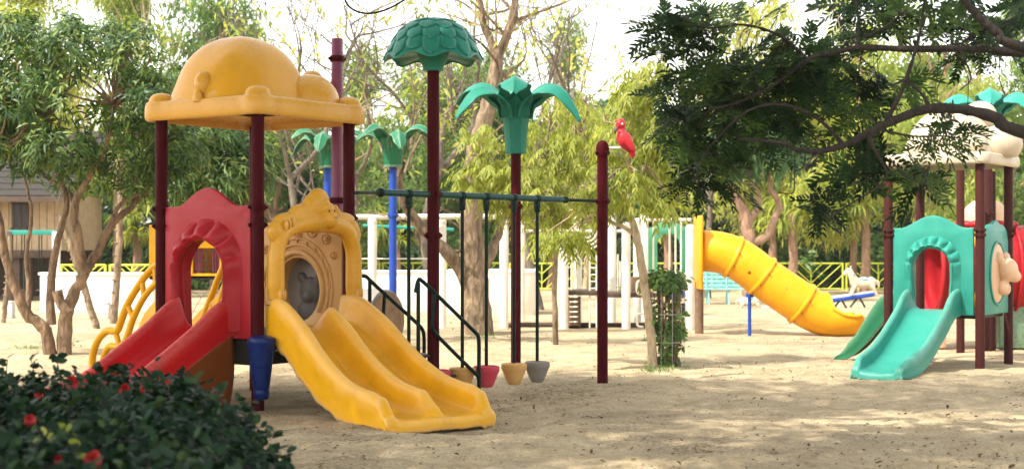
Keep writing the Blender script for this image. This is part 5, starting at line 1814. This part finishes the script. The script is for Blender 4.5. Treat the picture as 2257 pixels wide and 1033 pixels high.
fence(1120, 2010, 47.0, .87, .05, "lime yellow metal fence with diagonal bars behind the slides on the right")
fence(560, 1120, 48.0, .87, .05, "lime yellow metal fence section behind the white climbing frame posts")
fence(130, 345, 36.5, .96, .22, "lime yellow metal fence behind the low white wall at the left", 1.3, .0)

def wall(name, pts_px, d, z1, thick, mat, label, cap=True):
    a, b = G(pts_px[0], d), G(pts_px[1], d)
    root = thing(name, (a + b) / 2, label, "wall")
    m = MB(); m.box((a + b) / 2 + Z * (z1 / 2 - .1), ((b - a).length, thick, z1 + .2)); m.build("wall_body", M[mat], root, 30, bevel=.015)
    if cap:
        m = MB(); m.box((a + b) / 2 + Z * (z1 + .03), ((b - a).length + .06, thick + .08, .06)); m.build("coping", M['wallwhite'], root, 30, bevel=.012)
wall("low_wall", (92, 372), 32.0, .80, .25, 'wallwhite', "low plain white wall behind the left trees and stair")
wall("low_wall", (640, 1000), 32.5, .84, .25, 'wallwhite', "low white wall behind the blue posts and handrails")

def round_planter():
    d = 30.6
    c = G(1085, d)
    root = thing("planter", c, "rounded white walled planter with warm sunlight put into its wall colour behind the patchy barked tree", "planter")
    w = (1182 - 985) / FPX * d / 2
    ol = [(w * math.copysign(abs(math.cos(a)) ** .45, math.cos(a)), .8 * math.copysign(abs(math.sin(a)) ** .45, math.sin(a))) for a in np.linspace(0, 2 * math.pi, 48)[:-1]]
    panel("planter_wall", ol, [], .92, .03, lambda s, t, n: c + Vector((s, t + .7, .42 + n)), M['wallsunlit'], root)  # cream tone stands for sunlight on the white wall
    panel("planter_rim", [(s * 1.02, t * 1.03) for s, t in ol], [], .07, .02, lambda s, t, n: c + Vector((s, t + .7, .90 + n)), M['wallwhite'], root)
round_planter()
for i, (px, py) in enumerate(((232, 702), (20, 700))):
    d = gd(py)
    m = MB(); m.box(G(px, d, .13), (.2, .2, .3)); m.box(G(px, d, .31), (.16, .16, .06))
    o = m.build("stone_block", M['stone'], None, 30, bevel=.02, origin=G(px, d))
    tag(o, ["small white stone block at the foot of the ringed trunk", "small white stone block by the left edge stake"][i], "block")

# ------------------------------------------------------------------ wooden house on stilts, swing, yellow playhouse
def house():
    d = 38.0
    x0, x1 = -18.0, G(126, d).x
    zf = P(0, 552, d).z; ze = P(0, 425, d).z
    root = thing("wooden_house", Vector(((x0 + x1) / 2, d + 2, 0)), "cream planked wooden house on dark stilts behind the left tree", "house")
    m = MB(); m.box(Vector(((x0 + x1) / 2, d + 2.2, (zf + ze) / 2)), (x1 - x0 - .1, 4.2, ze - zf)); m.build("wall", M['plank'], root, 30)
    w = .20; x = x0
    me = None
    while x < x1 - .01:
        if me is None:
            b = MB(); b.box(Vector((0, 0, 0)), (w - .018, .03, ze - zf - .02)); me = b.mesh("plank", sharp=30); me.materials.append(M['plank'])
        px = (x + w / 2) / d * FPX + CX
        if px > -30:
            o = bpy.data.objects.new("plank", me); col.objects.link(o); o.parent = root
            o.location = Vector((x + w / 2, d + .085, (zf + ze) / 2)) - root.location
        x += w
    fm = MB(); fm.box(Vector(((x0 + x1) / 2, d + .02, zf - .09)), (x1 - x0, .14, .2)); fm.build("floor_beam", M['dkwood'], root, 30, bevel=.01)
    for px in (38, 62, 118, -20):
        p = MB(); p.box(G(px, d + .25) + Z * (zf / 2 - .05), (.2, .2, zf)); p.build("stilt", M['dkwood'], root, 30, bevel=.01)
    bk = MB(); bk.box(Vector(((x0 + x1) / 2, d + 4, zf / 2)), (x1 - x0, .1, zf)); bk.build("back_screen", M['dkwood'], root, 30)
    # roof with shingle courses
    ya, yb = d - .9, d + 2.4; za, zb_ = ze - .12, ze + 1.75
    n = 11
    for i in range(n):
        t0, t1 = i / n, (i + 1.25) / n
        sm = MB()
        A = Vector((x0, ya + (yb - ya) * t0, za + (zb_ - za) * t0 + .035)); B = Vector((x0, ya + (yb - ya) * t1, za + (zb_ - za) * t1 + .0))
        dx = Vector((x1 + .7 - x0, 0, 0))
        dn = Z * -.03
        sm.add([A, A + dx, B + dx, B, A + dn, A + dx + dn, B + dx + dn, B + dn], [(0, 1, 2, 3), (7, 6, 5, 4), (0, 4, 5, 1), (1, 5, 6, 2), (2, 6, 7, 3), (3, 7, 4, 0)])
        sm.build("shingle_course", M['roofing'], root, 30)
    fa = MB(); fa.box(Vector(((x0 + x1 + .7) / 2, ya + .02, za - .06)), (x1 + .7 - x0, .04, .16)); fa.build("fascia", M['dkwood'], root, 30)
    for (a, b, ya_, yb_) in ((28, 60, 445, 505),):
        pa, pb = P(a, ya_, d), P(b, yb_, d)
        c = (pa + pb) / 2
        wn_ = MB(); wn_.box(Vector((c.x, d + .05, c.z)), (pb.x - pa.x, .06, pa.z - pb.z)); wo = wn_.build("window", M['glassdark'], root, 30)
        fr = MB(); W, Hh = pb.x - pa.x, pa.z - pb.z
        for (dx, dz, sx, sz) in ((0, Hh / 2, W + .12, .07), (0, -Hh / 2, W + .12, .07), (-W / 2, 0, .06, Hh), (W / 2, 0, .06, Hh), (0, 0, .04, Hh)):
            fr.box(Vector((c.x + dx, d + .02, c.z + dz)), (sx, .05, sz))
        fr.build("window_frame", M['dkwood'], wo, 30)
house()

def swing():
    d = 33.0
    root = thing("swing_set", G(75, d), "green topped swing set in front of the wooden house", "swing")
    m = MB(); m.box((P(20, 512, d) + P(125, 512, d)) / 2, ((125 - 20) / FPX * d, .1, .11)); m.build("beam", M['tealr'], root, 30, bevel=.01)
    for px in (22, 124):
        m = MB(); m.box(G(px, d) + Z * .82, (.12 if px < 100 else .16, .12, 1.9)); m.build("post", M['dkwood' if px < 100 else 'wallwhite'], root, 30, bevel=.01)
    for a, b in ((48, 54), (86, 92)):
        for px in (a, b):
            m = MB(); m.tube([P(px, 515, d), G(px, d, .45)], .012, 6); m.build("chain", M['dkgreen'], root, 60)
    for px in (51, 89):
        m = MB(); m.box(G(px, d, .44), (.1, .3, .03)); m.build("swing_seat", M['dkwood'], root, 30, bevel=.006)
swing()

def playhouse():
    d = 19.4
    k = FPX / d
    x0, x1 = G(331, d).x, G(540, d).x
    zb, zt = P(0, 612, d).z, P(0, 497, d).z
    c = Vector(((x0 + x1) / 2, d + .5, 0))
    root = thing("playhouse", c, "small raised yellow playhouse with pink curtained window behind the red arch", "playhouse")
    wx0, wx1 = G(424, d).x - x0, G(486, d).x - x0; wz0, wz1 = P(0, 604, d).z, P(0, 545, d).z
    e = Edge(Vector((x0, d, 0)), Vector((x1, d, 0)), (0, -1, 0))
    L = e.L
    panel("front_wall", [(0, zb), (L, zb), (L, zt), (0, zt)], [[(wx0, wz0), (wx1, wz0), (wx1, wz1), (wx0, wz1)]], .05, .012, e, M['yellow'], root)
    for x in (x0, x1):
        m = MB(); m.box(Vector((x, d + .55, (zb + zt) / 2)), (.04, 1.0, zt - zb)); m.build("side_wall", M['yellow'], root, 30, bevel=.01)
    m = MB(); m.box(Vector((c.x, d + 1.05, (zb + zt) / 2)), (L, .04, zt - zb)); m.build("back_wall", M['yellow'], root, 30, bevel=.01)
    m = MB(); m.box(Vector((c.x, d + .5, zb)), (L, 1.05, .05)); m.build("floor", M['black'], root, 30)
    for i in range(5):
        s = wx0 + (wx1 - wx0) * i / 4
        m = MB(); m.tube([e(s, wz0, .0), e(s, wz1, .0)], .008, 6); m.build("window_bar", M['dkwood'], root, 60)
    for i in range(3):
        z = wz0 + (wz1 - wz0) * (i + .5) / 3
        m = MB(); m.tube([e(wx0, z, .0), e(wx1, z, .0)], .008, 6); m.build("window_bar", M['dkwood'], root, 60)
    for a, b in ((.02, .36), (.62, .98)):
        m = MB()
        def fn(u, v, a=a, b=b):
            s = wx0 + (wx1 - wx0) * (a + (b - a) * u)
            return e(s, wz0 + (wz1 - wz0) * v, -.06 - .018 * math.sin(u * 22))
        m.grid(fn, 24, 4); m.build("curtain", M['curtain'], root, 0)
    for x, y in ((x0 + .05, d + .06), (x1 - .05, d + .06), (x0 + .05, d + 1), (x1 - .05, d + 1)):
        post(root, Vector((x, y, 0)), .04, zb, M['cream'])
playhouse()

def barrel():
    root = thing("play_barrel", G(842, 20.6), "grey barrel tunnel with a brown round end behind the handrail", "play barrel")
    c = P(852, 706, 20.4); ax = Vector((-.85, .5, 0)).normalized()
    m = MB(); m.lathe(c, [(.40, 0), (.435, .01), (.44, .05), (.44, .9), (.43, .93)], 40, ax); m.build("barrel_shell", M['bucketgrey'], root, 40)  # plain even grey over the whole shell
    m = MB(); m.lathe(c - ax * .004, [(.405, -.02), (.30, -.025), (.29, -.012), (.001, -.012)], 40, ax); m.build("end_panel", M['stairwood'], root, 40)
barrel()

# ------------------------------------------------------------------ cable loop at the top
m = MB(); m.tube(crom([tuple(P(x, y, 12.0)) for x, y in ((700, -420), (745, -90), (757, -20), (764, 8), (785, 25), (815, 30), (850, 22), (885, 4), (920, -25), (1010, -140), (1200, -420))], 50), .0085, 8)
o = m.build("cable", M['rubber'], None, 60, origin=P(815, 30, 12)); tag(o, "black cable drooping in a loop at the top edge above the purple pole", "cable")

# ------------------------------------------------------------------ shrub in a wire cage
def caged_shrub():
    g = np.random.default_rng(101)
    d = 17.75
    c = np.array(G(1472, d)); k = FPX / d
    root = thing("caged_shrub", Vector(c), "leafy shrub with many stems in a wire cage beside the sapling", "shrub")
    st = MB()
    for i in range(34):
        a = g.random() * 6.28; r = .12 * g.random() ** .5
        b = c + np.array([math.cos(a) * r, math.sin(a) * r, -.04])
        t = c + np.array([math.cos(a) * r * 1.7 + g.normal() * .03, math.sin(a) * r * 1.7, .75 + .4 * g.random()])
        st.tube([Vector(b), Vector((b + t) / 2 + g.normal(size=3) * .02), Vector(t)], [.010, .008, .005], 5, False)
    st.build("stem", M['trunkC'], root, 0)
    blobs = [(c + np.array([-.02, 0, 1.04]), (.30, .26, .14)), (c + np.array([.0, 0, .98]), (.2, .2, .14)), (c + np.array([-.12, 0, .55]), (.1, .16, .3)), (c + np.array([.12, 0, .6]), (.1, .16, .28)), (c + np.array([.02, 0, .35]), (.2, .16, .2)),
             (c + np.array([-.04, 0, .06]), (.18, .14, .1))]
    cen, out = in_blobs(blobs, 230, g, .4); cen[:, 2] = np.maximum(cen[:, 2], .03)
    V, Fa, r = whorls(cen, out, 6, .085, .042, .3, g, 'oval', .3, .4, .03)
    link("foliage", fast_mesh("foliage", V - c, Fa, r), M['leafS'], root)
    for z in (.28, .62, .95):
        m = MB(); m.tube([Vector(c) + Vector((.2 * math.cos(a), .2 * math.sin(a), z)) for a in np.linspace(0, 6.283, 28)], .0035, 5, False); m.build("cage_hoop", M['stone'], root, 0)
    for i in range(9):
        a = i * .698
        m = MB(); m.tube([Vector(c) + Vector((.2 * math.cos(a), .2 * math.sin(a), -.02)), Vector(c) + Vector((.2 * math.cos(a), .2 * math.sin(a), .97))], .0028, 5, False); m.build("cage_wire", M['stone'], root, 0)
caged_shrub()

# ------------------------------------------------------------------ flowering hedge in the foreground
def hedge():
    g = np.random.default_rng(111)
    root = thing("flowering_hedge", Vector((-2.0, 6.4, 0)), "dark green leafy hedge with red flowers in the near left corner", "hedge")
    def xb(d): return np.interp(d, [4.2, 5.5, 6.3, 6.9, 7.4, 7.9], [-.72, -.80, -.92, -1.12, -1.42, -1.8])
    n = 6200
    def hedge_h(x, d):
        rb = xb(d)
        e = np.clip((x - (rb - .55)) / .55, 0, 1)
        hb = np.clip((d - 7.3) / .5, 0, 1)
        H = (.66 * np.sqrt(np.maximum(0, 1 - e ** 2.6)) + .10) * np.sqrt(np.maximum(0.1, 1 - hb ** 2 * .8))
        H = H + (vnoise(x * 3.5, d * 3.5, 9) - .5) * .17 + (vnoise(x * 11, d * 11, 8) - .5) * .10
        return H, e
    d = 4.3 + 3.5 * g.random(n); x = -3.6 + 3.0 * g.random(n)
    ok = x < xb(d)
    d, x = d[ok], x[ok]
    H, e = hedge_h(x, d)
    z = H - .34 * g.random(len(d)) ** 1.6
    z = np.maximum(z, .05)
    cen = np.stack([x, d, z], 1)
    out = norm(np.stack([e * 1.2 + .2 * g.normal(size=len(d)), -.2 + .2 * g.normal(size=len(d)), np.full(len(d), .7)], 1))
    V, Fa, r = whorls(cen, out, 8, .054, .028, .15, g, 'oval', .35, 1.3, .032)
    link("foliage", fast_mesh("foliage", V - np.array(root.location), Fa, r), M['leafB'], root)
    # loose shoots standing above the crest
    k = g.choice(len(cen), 130); sp = MB(); sc = []
    for i in k:
        b = np.array([cen[i][0], cen[i][1], H[i] - .06]); L = .08 + .12 * g.random()
        t = b + np.array([g.normal() * .04, g.normal() * .04, L])
        sp.tube([Vector(b), Vector((b + t) / 2 + g.normal(size=3) * .008), Vector(t)], [.0035, .003, .002], 4, False)
        for q in np.linspace(.35, 1, 4): sc.append(b + (t - b) * q)
    sp.build("shoot", M['trunkD'], root, 0)["kind"] = "stuff"
    sc = np.array(sc)
    V, Fa, r = whorls(sc, rand_dirs(len(sc), g), 3, .05, .026, .15, g, 'oval', .5, .9, .006)
    link("shoot_leaves", fast_mesh("shoot_leaves", V - np.array(root.location), Fa, np.clip(r + .15, 0, 1)), M['leafB'], root)
    st = MB()
    for i in range(120):
        k = g.integers(0, len(cen)); t = cen[k]
        b = np.array([t[0] - .15 * g.random(), t[1] + g.normal() * .1, -.04])
        st.tube([Vector(b), Vector((b + t) / 2 + g.normal(size=3) * .03), Vector(t)], [.008, .006, .003], 4, False)
    st.build("stem", M['trunkD'], root, 0)
    for i, (px, py, dd, s, mt) in enumerate([(207, 1010, 4.9, .034, 'petal'), (278, 856, 6.7, .030, 'petal'), (160, 843, 7.0, .036, 'petal'), (330, 832, 7.4, .022, 'petal'), (68, 925, 5.5, .026, 'petal'), (130, 1012, 4.9, .018, 'petal'),
                                         (85, 870, 6.3, .018, 'petal'), (430, 852, 7.0, .013, 'petal'), (315, 858, 6.8, .014, 'petal')]):
        for dd in np.arange(4.4, 7.8, .02):      # sit the flower on the hedge surface
            q_ = P(px, py, dd)
            if q_.z < float(hedge_h(np.array([q_.x]), np.array([q_.y]))[0][0]) + .03: break
        c = np.array(P(px, py, dd - .04)); nn = 9
        a = np.linspace(0, 2 * math.pi, nn + 1)[:-1] + g.random()
        dr = np.stack([np.cos(a), np.full(nn, -.45), np.sin(a)], 1) + .25 * g.normal(size=(nn, 3))
        V, Fa, q = leaf_geo(np.repeat(c[None], nn, 0), dr, np.repeat(np.array([[0, -1, .3]]), nn, 0), s * (1 + .3 * g.random(nn)), s * .95, .1, 'oval', .35)
        link("flower", fast_mesh("flower", V - np.array(root.location), Fa, np.repeat(g.random(nn), q)), M[mt], root)
    yl = []
    for (px, py, dd) in ((100, 955, 5.2), (140, 960, 5.2), (125, 950, 5.25), (175, 995, 4.95)):
        for dd in np.arange(4.4, 7.8, .02):
            q_ = P(px, py, dd)
            if q_.z < float(hedge_h(np.array([q_.x]), np.array([q_.y]))[0][0]) + .03: break
        c = np.array(P(px, py, dd - .04)); nn = 4
        V, Fa, q = leaf_geo(np.repeat(c[None], nn, 0) + g.normal(size=(nn, 3)) * .01, rand_dirs(nn, g), rand_dirs(nn, g), .05, .028, .2, 'oval', .2)
        yl.append((V, Fa, np.repeat(g.random(nn), q)))
    V, Fa, r = merge_geo(yl); link("yellow_leaves", fast_mesh("yellow_leaves", V - np.array(root.location), Fa, r), M['leafY'], root)
hedge()

# ------------------------------------------------------------------ big shade tree: limbs hang into the upper right, crown spreads over the foreground
def shade_tree():
    g = np.random.default_rng(121)
    base = Vector((6.2, 9.8, 0))
    root = thing("shade_tree", base, "big dark tree reaching in from the upper right with feathery pinnate leaves", "tree")
    mb = MB()
    D = 9.2
    trunk_geo(mb, [(6.2, 9.8, -.1), (6.25, 9.8, 1.5), (6.1, 9.7, 3.0), (5.9, 9.5, 4.6)], .28, .2, 14, 20, g)
    mb.build("trunk", M['trunkD'], root, 60)
    lm = MB(); starts = []
    L1 = [(6.2, 9.8, 1.5), (4.7, 9.4, 1.83)] + px_path([(2257, 292), (2200, 262), (2130, 243), (2050, 240), (1980, 262), (1920, 290), (1860, 320), (1800, 334), (1755, 329), (1735, 318), (1690, 311), (1630, 306)], D)
    L2 = [(6.15, 9.7, 2.3), (4.6, 9.4, 2.56)] + px_path([(2257, 118), (2150, 108), (2000, 108), (1900, 105), (1840, 116), (1780, 132), (1700, 190), (1630, 225), (1570, 240)], D + .2)
    L3 = [(6.1, 9.7, 2.1), (4.4, 9.1, 2.38)] + px_path([(2252, 104), (2200, 75), (2150, 30), (2105, -25), (2040, -110)], D - .3)
    L4 = px_path([(1945, 282), (1985, 205), (2012, 130), (2030, 60), (2040, -20)], D)
    L5 = px_path([(2052, 240), (2030, 205), (1995, 180), (1960, 190)], D - .1)
    L6 = px_path([(1888, 108), (1892, 60), (1890, 0), (1900, -60)], D + .2)
    L7 = px_path([(1898, 86), (1950, 60), (2000, 20)], D + .2)
    L8 = px_path([(1930, 286), (1918, 310), (1940, 350), (1955, 385), (1935, 412), (1890, 440), (1830, 478)], D - .05)
    L9 = px_path([(1780, 132), (1720, 80), (1640, 55), (1560, 62), (1500, 40)], D + .3)
    L10 = px_path([(1860, 318), (1800, 260), (1720, 230), (1640, 250), (1560, 330), (1530, 400)], D + .1)
    L11 = px_path([(2110, 100), (2140, 170), (2115, 200)], D)
    L12 = px_path([(1940, 286), (2010, 300), (2080, 300), (2120, 305)], D - .2)
    L13 = px_path([(1960, 350), (2000, 390), (2050, 410)], D - .1)
    for L, a, b in ((L1, .034, .007), (L2, .024, .007), (L3, .032, .015), (L4, .017, .007), (L5, .013, .005), (L6, .010, .005), (L7, .009, .004), (L8, .012, .004), (L9, .013, .004), (L10, .013, .004), (L11, .006, .004), (L12, .008, .004), (L13, .006, .004)):
        n = len(L) * 5
        A = crom(L, n)
        rs = np.linspace(a, b, n)
        if L is L1 or L is L2 or L is L3: rs = np.interp(np.linspace(0, 1, n), [0, .15, .3, 1], [a * 1.5, a * 1.2, a, b])
        lm.tube([Vector(p) for p in A], list(rs * (1 + .1 * g.normal(size=n))), 9)
        starts += list(A[n // 3 if L in (L1, L2) else n // 5:: 3])
    lm.build("limb", M['trunkD'], root, 60)
    td = MB()
    for lst in ([(1752, 330), (1751, 380), (1750, 420), (1738, 427), (1718, 424)], [(1775, 335), (1772, 365), (1752, 378)], [(2205, 125), (2202, 170), (2215, 210)]):
        td = MB(); td.tube(crom(px_path(lst, D), 14), .0042, 5)
        td.build("tendril", M['trunkD'], root, 0)
    # rosettes of pinnate leaves
    regs = [(1640, 95, 150, 95, 60), (1570, 245, 95, 105, 60), (1690, 225, 120, 80, 46), (1810, 130, 130, 90, 46), (1800, 240, 110, 70, 30), (1533, 410, 30, 55, 16), (1950, 45, 150, 55, 40), (2100, 40, 130, 50, 34), (2200, 30, 80, 50, 18),
            (2100, 300, 75, 45, 14), (2045, 405, 45, 28, 6), (1880, 390, 40, 40, 5), (1820, 450, 40, 30, 6), (1600, 385, 40, 30, 8), (1500, 50, 60, 40, 16), (1470, 80, 45, 40, 7), (1480, 190, 40, 40, 10), (1960, 200, 70, 50, 14), (2140, 140, 40, 30, 5), (1520, 130, 60, 50, 16), (1930, 330, 50, 30, 6),
            (1650, 330, 80, 30, 12), (1720, 150, 120, 90, 30), (1510, 310, 50, 50, 14)]
    cen = []
    for (px, py, rx, ry, cnt) in regs:
        for i in range(max(3, round(cnt * .26))):
            a = g.random() * 6.28; rr = g.random() ** .5
            cen.append(tuple(P(px + rx * rr * math.cos(a), py + ry * rr * math.sin(a), D + .25 + abs(g.normal()) * .6)))
    cen = np.array(cen); n = len(cen)
    rsz = .72 + .6 * g.random(n)
    per = 8; pairs = 8
    S = np.repeat(cen, per, 0)
    ax = norm(np.array([0, -.45, .6]) + .55 * rand_dirs(n, g)); AX = np.repeat(ax, per, 0)
    rd = rand_dirs(n * per, g); rd = norm(rd - AX * (rd * AX).sum(1, keepdims=True))
    dr = norm(rd + AX * .12 + np.array([0, 0, -.1]))
    RL = (.17 + .085 * g.random(n * per)) * np.repeat(rsz, per)
    tw = MB(); parts = []
    tone = np.repeat(g.random(n), per)
    sd = norm(np.cross(AX, dr))
    for j in range(pairs):
        t = (j + .8) / pairs
        bp = S + dr * (RL * t)[:, None] + np.array([0, 0, -.05]) * t * t
        for sgn in (-1, 1):
            ld = norm(sd * sgn * (.95 - .45 * t) + dr * (.45 + .5 * t) + .12 * rand_dirs(n * per, g))
            V, Fa, q = leaf_geo(bp, ld, norm(AX + .25 * rand_dirs(n * per, g)), .058 * np.repeat(rsz, per) * (.7 + .6 * g.random(n * per)), .0185 * np.repeat(rsz, per) * (.75 + .5 * g.random(n * per)), .08, 'lance', .1)
            parts.append((V, Fa, np.repeat(np.clip(tone * .7 + .3 * g.random(n * per), 0, 1), q)))
    # rachis strips
    w = .0022
    e0 = S + sd * w; e1 = S - sd * w; E = S + dr * RL[:, None] + np.array([0, 0, -.05])
    Vr = np.stack([e0, e1, E], 1).reshape(-1, 3); Fr = np.arange(len(S) * 3).reshape(-1, 3)
    parts.append((Vr, Fr, np.full(len(S), .2)))
    V, Fa, r = merge_geo(parts)
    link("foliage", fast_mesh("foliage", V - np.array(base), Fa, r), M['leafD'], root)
    limbs_to(tw, starts, cen, .0045, g, 4, 5, .10)
    tw.build("twig", M['trunkD'], root, 0)
    # high crown spreading over the foreground
    hl = MB(); hs = []
    for tgt in ((-9, 6, 7.2), (-6.5, 11, 6.6), (-1.0, 11.5, 6.6), (-3, 5, 7.4), (1.5, 9, 6.8), (2.5, 12, 6.4), (-9, 9.5, 6.8), (0, 4, 7.4), (5, 12, 6.2), (-4, 8.5, 7.4)):
        A = crom([(5.9, 9.5, 4.5), ((5.9 + tgt[0]) / 2 + g.normal() * .3, (9.5 + tgt[1]) / 2, 6.3 + .4 * g.random()), tgt], 22)
        hl.tube([Vector(p) for p in A], list(np.linspace(.12, .025, 22)), 8); hs += list(A[6::2])
    hl.build("high_limb", M['trunkD'], root, 60)
    cen = []
    holes = [(-.3, 9.0, 1.25), (1.6, 9.6, .9), (-2.8, 9.0, .5), (-3.4, 6.8, .5), (1.2, 7.5, .6)]
    while len(cen) < 2450:
        x = -11 + 15.5 * g.random(); y = 1.5 + 12.1 * g.random()
        ymax = 12.95 + .45 * math.sin(x * 1.3) + .3 * math.sin(x * 3.1) - max(0, x + 1) * .15
        if y > ymax or (x > -3.5 and y < 4.2): continue  # crown left open towards the camera to let skylight onto the tower fronts
        z = 6.0 + 1.5 * g.random()
        # project to a common plane along the sun, so the openings let sun patches through
        q = (z - 6.5) / SUN.z
        xx, yy = x - SUN.x * q, y - SUN.y * q
        if any((xx - a) ** 2 / 2.2 + (yy - b) ** 2 < (r_ + .15 * g.normal()) ** 2 for a, b, r_ in holes): continue
        cen.append((x, y, z))
    while len(cen) < 2900:      # extra unseen leaf clusters added to keep sun dapples off the double slide
        cen.append((-7.2 + 4.2 * g.random(), 8.8 + 4.2 * g.random(), 6.0 + 1.5 * g.random()))
    cen = np.array(cen)
    V, Fa, r = whorls(cen, rand_dirs(len(cen), g), 22, .24, .10, .2, g, 'diamond', .5, .5, .22)
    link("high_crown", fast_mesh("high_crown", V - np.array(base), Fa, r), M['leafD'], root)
    tw = MB(); limbs_to(tw, hs, cen[::8], .018, g, 4, 4); tw.build("high_branch", M['trunkD'], root, 0)
shade_tree()

# ------------------------------------------------------------------ fallen leaves, pebbles and tufts
def litter():
    g = np.random.default_rng(131)
    n = 3600
    d = 8.5 + 19 * g.random(n) ** 1.3
    x = (g.random(n) - .5) * 2 * d * .40
    dens = vnoise(x * .8, d * .8, 12); ok = dens > .42 * g.random(n) + .22
    d, x = d[ok], x[ok]; n = len(d)
    bp = np.stack([x, d, ground_h(x, d) + .006], 1)
    dr = norm(rand_dirs(n, g) * np.array([1, 1, .25])); nr = norm(np.array([0, 0, 1]) + .5 * rand_dirs(n, g))
    V, Fa, q = leaf_geo(bp, dr, nr, .022 + .04 * g.random(n) ** 2, .012 + .02 * g.random(n) ** 2, -.15, 'oval', .5)
    o = link("leaf_litter", fast_mesh("leaf_litter", V, Fa, np.repeat(g.random(n), q)), M['deadleaf'])
    tag(o, "small brown fallen leaves scattered over the sand", "leaf litter", None, "stuff")
    n = 3000
    d = 7.5 + 11 * g.random(n); x = (g.random(n) - .5) * 2 * d * .38
    c = np.stack([x, d, ground_h(x, d)], 1)
    s = (.004 + .011 * g.random(n) ** 3)[:, None, None]
    oc = np.array([[1, 0, 0], [-1, 0, 0], [0, 1, 0], [0, -1, 0], [0, 0, .7], [0, 0, -.7]], float)
    V = c[:, None] + oc[None] * s * (.7 + .6 * g.random((n, 6, 1)))
    f = np.array([[0, 2, 4], [2, 1, 4], [1, 3, 4], [3, 0, 4], [2, 0, 5], [1, 2, 5], [3, 1, 5], [0, 3, 5]])
    Fa = (f[None] + (np.arange(n) * 6)[:, None, None]).reshape(-1, 3)
    o = link("pebbles", fast_mesh("pebbles", V.reshape(-1, 3), Fa, None, False), matte('pebble_grit', (.22, .18, .13), .9, .4, 20, .2))
    tag(o, "small clods and pebbles strewn over the shaded sand", "pebbles", None, "stuff")
    n = 420
    spots = [(1465, 812, 45, .5), (1440, 816, 30, .4), (140, 760, 40, .5), (75, 772, 30, .3), (1065, 742, 30, .4)]
    bps = []
    for (px, py, w, ry) in spots:
        for i in range(n // 5):
            dd = gd(py) + g.normal() * ry * .5
            bps.append((G(px + g.normal() * w * .6, dd).x, dd, 0))
    bp = np.array(bps); bp[:, 2] = ground_h(bp[:, 0], bp[:, 1]) - .005
    dr = norm(rand_dirs(len(bp), g) * np.array([.6, .6, .1]) + np.array([0, 0, .8]))
    V, Fa, q = leaf_geo(bp, dr, rand_dirs(len(bp), g), .05 + .07 * g.random(len(bp)), .008, .25, 'lance')
    o = link("grass_tufts", fast_mesh("grass_tufts", V, Fa, np.repeat(g.random(len(bp)), q)), M['leafS'])
    tag(o, "thin grass tufts at the foot of the sapling and tree trunks", "grass", None, "stuff")
litter()

# ------------------------------------------------------------------ thin sunlit haze in the air
def haze():
    m = bpy.data.materials.new("pale_haze"); m.use_nodes = True
    nt = m.node_tree
    nt.nodes.remove(nt.nodes["Principled BSDF"])
    v = nt.nodes.new("ShaderNodeVolumePrincipled")
    v.inputs["Color"].default_value = (0.97, 0.97, 0.93, 1)
    v.inputs["Density"].default_value = 0.0005
    v.inputs["Anisotropy"].default_value = 0.35
    nt.links.new(v.outputs[0], nt.nodes["Material Output"].inputs["Volume"])
    mb = MB(); mb.box(Vector((0, 195, 9.0)), (700, 520, 20.5))
    o = mb.build("haze", m, None, 0)
    tag(o, "thin pale sunlit haze filling the air between the trees", None, None, "stuff")
haze()

# fine twig work that nobody could pick apart singly
for o in list(bpy.data.objects):
    if o.parent is not None and o.name.split(".")[0] in ("branch", "twig", "high_branch", "stem"):
        o["kind"] = "stuff"
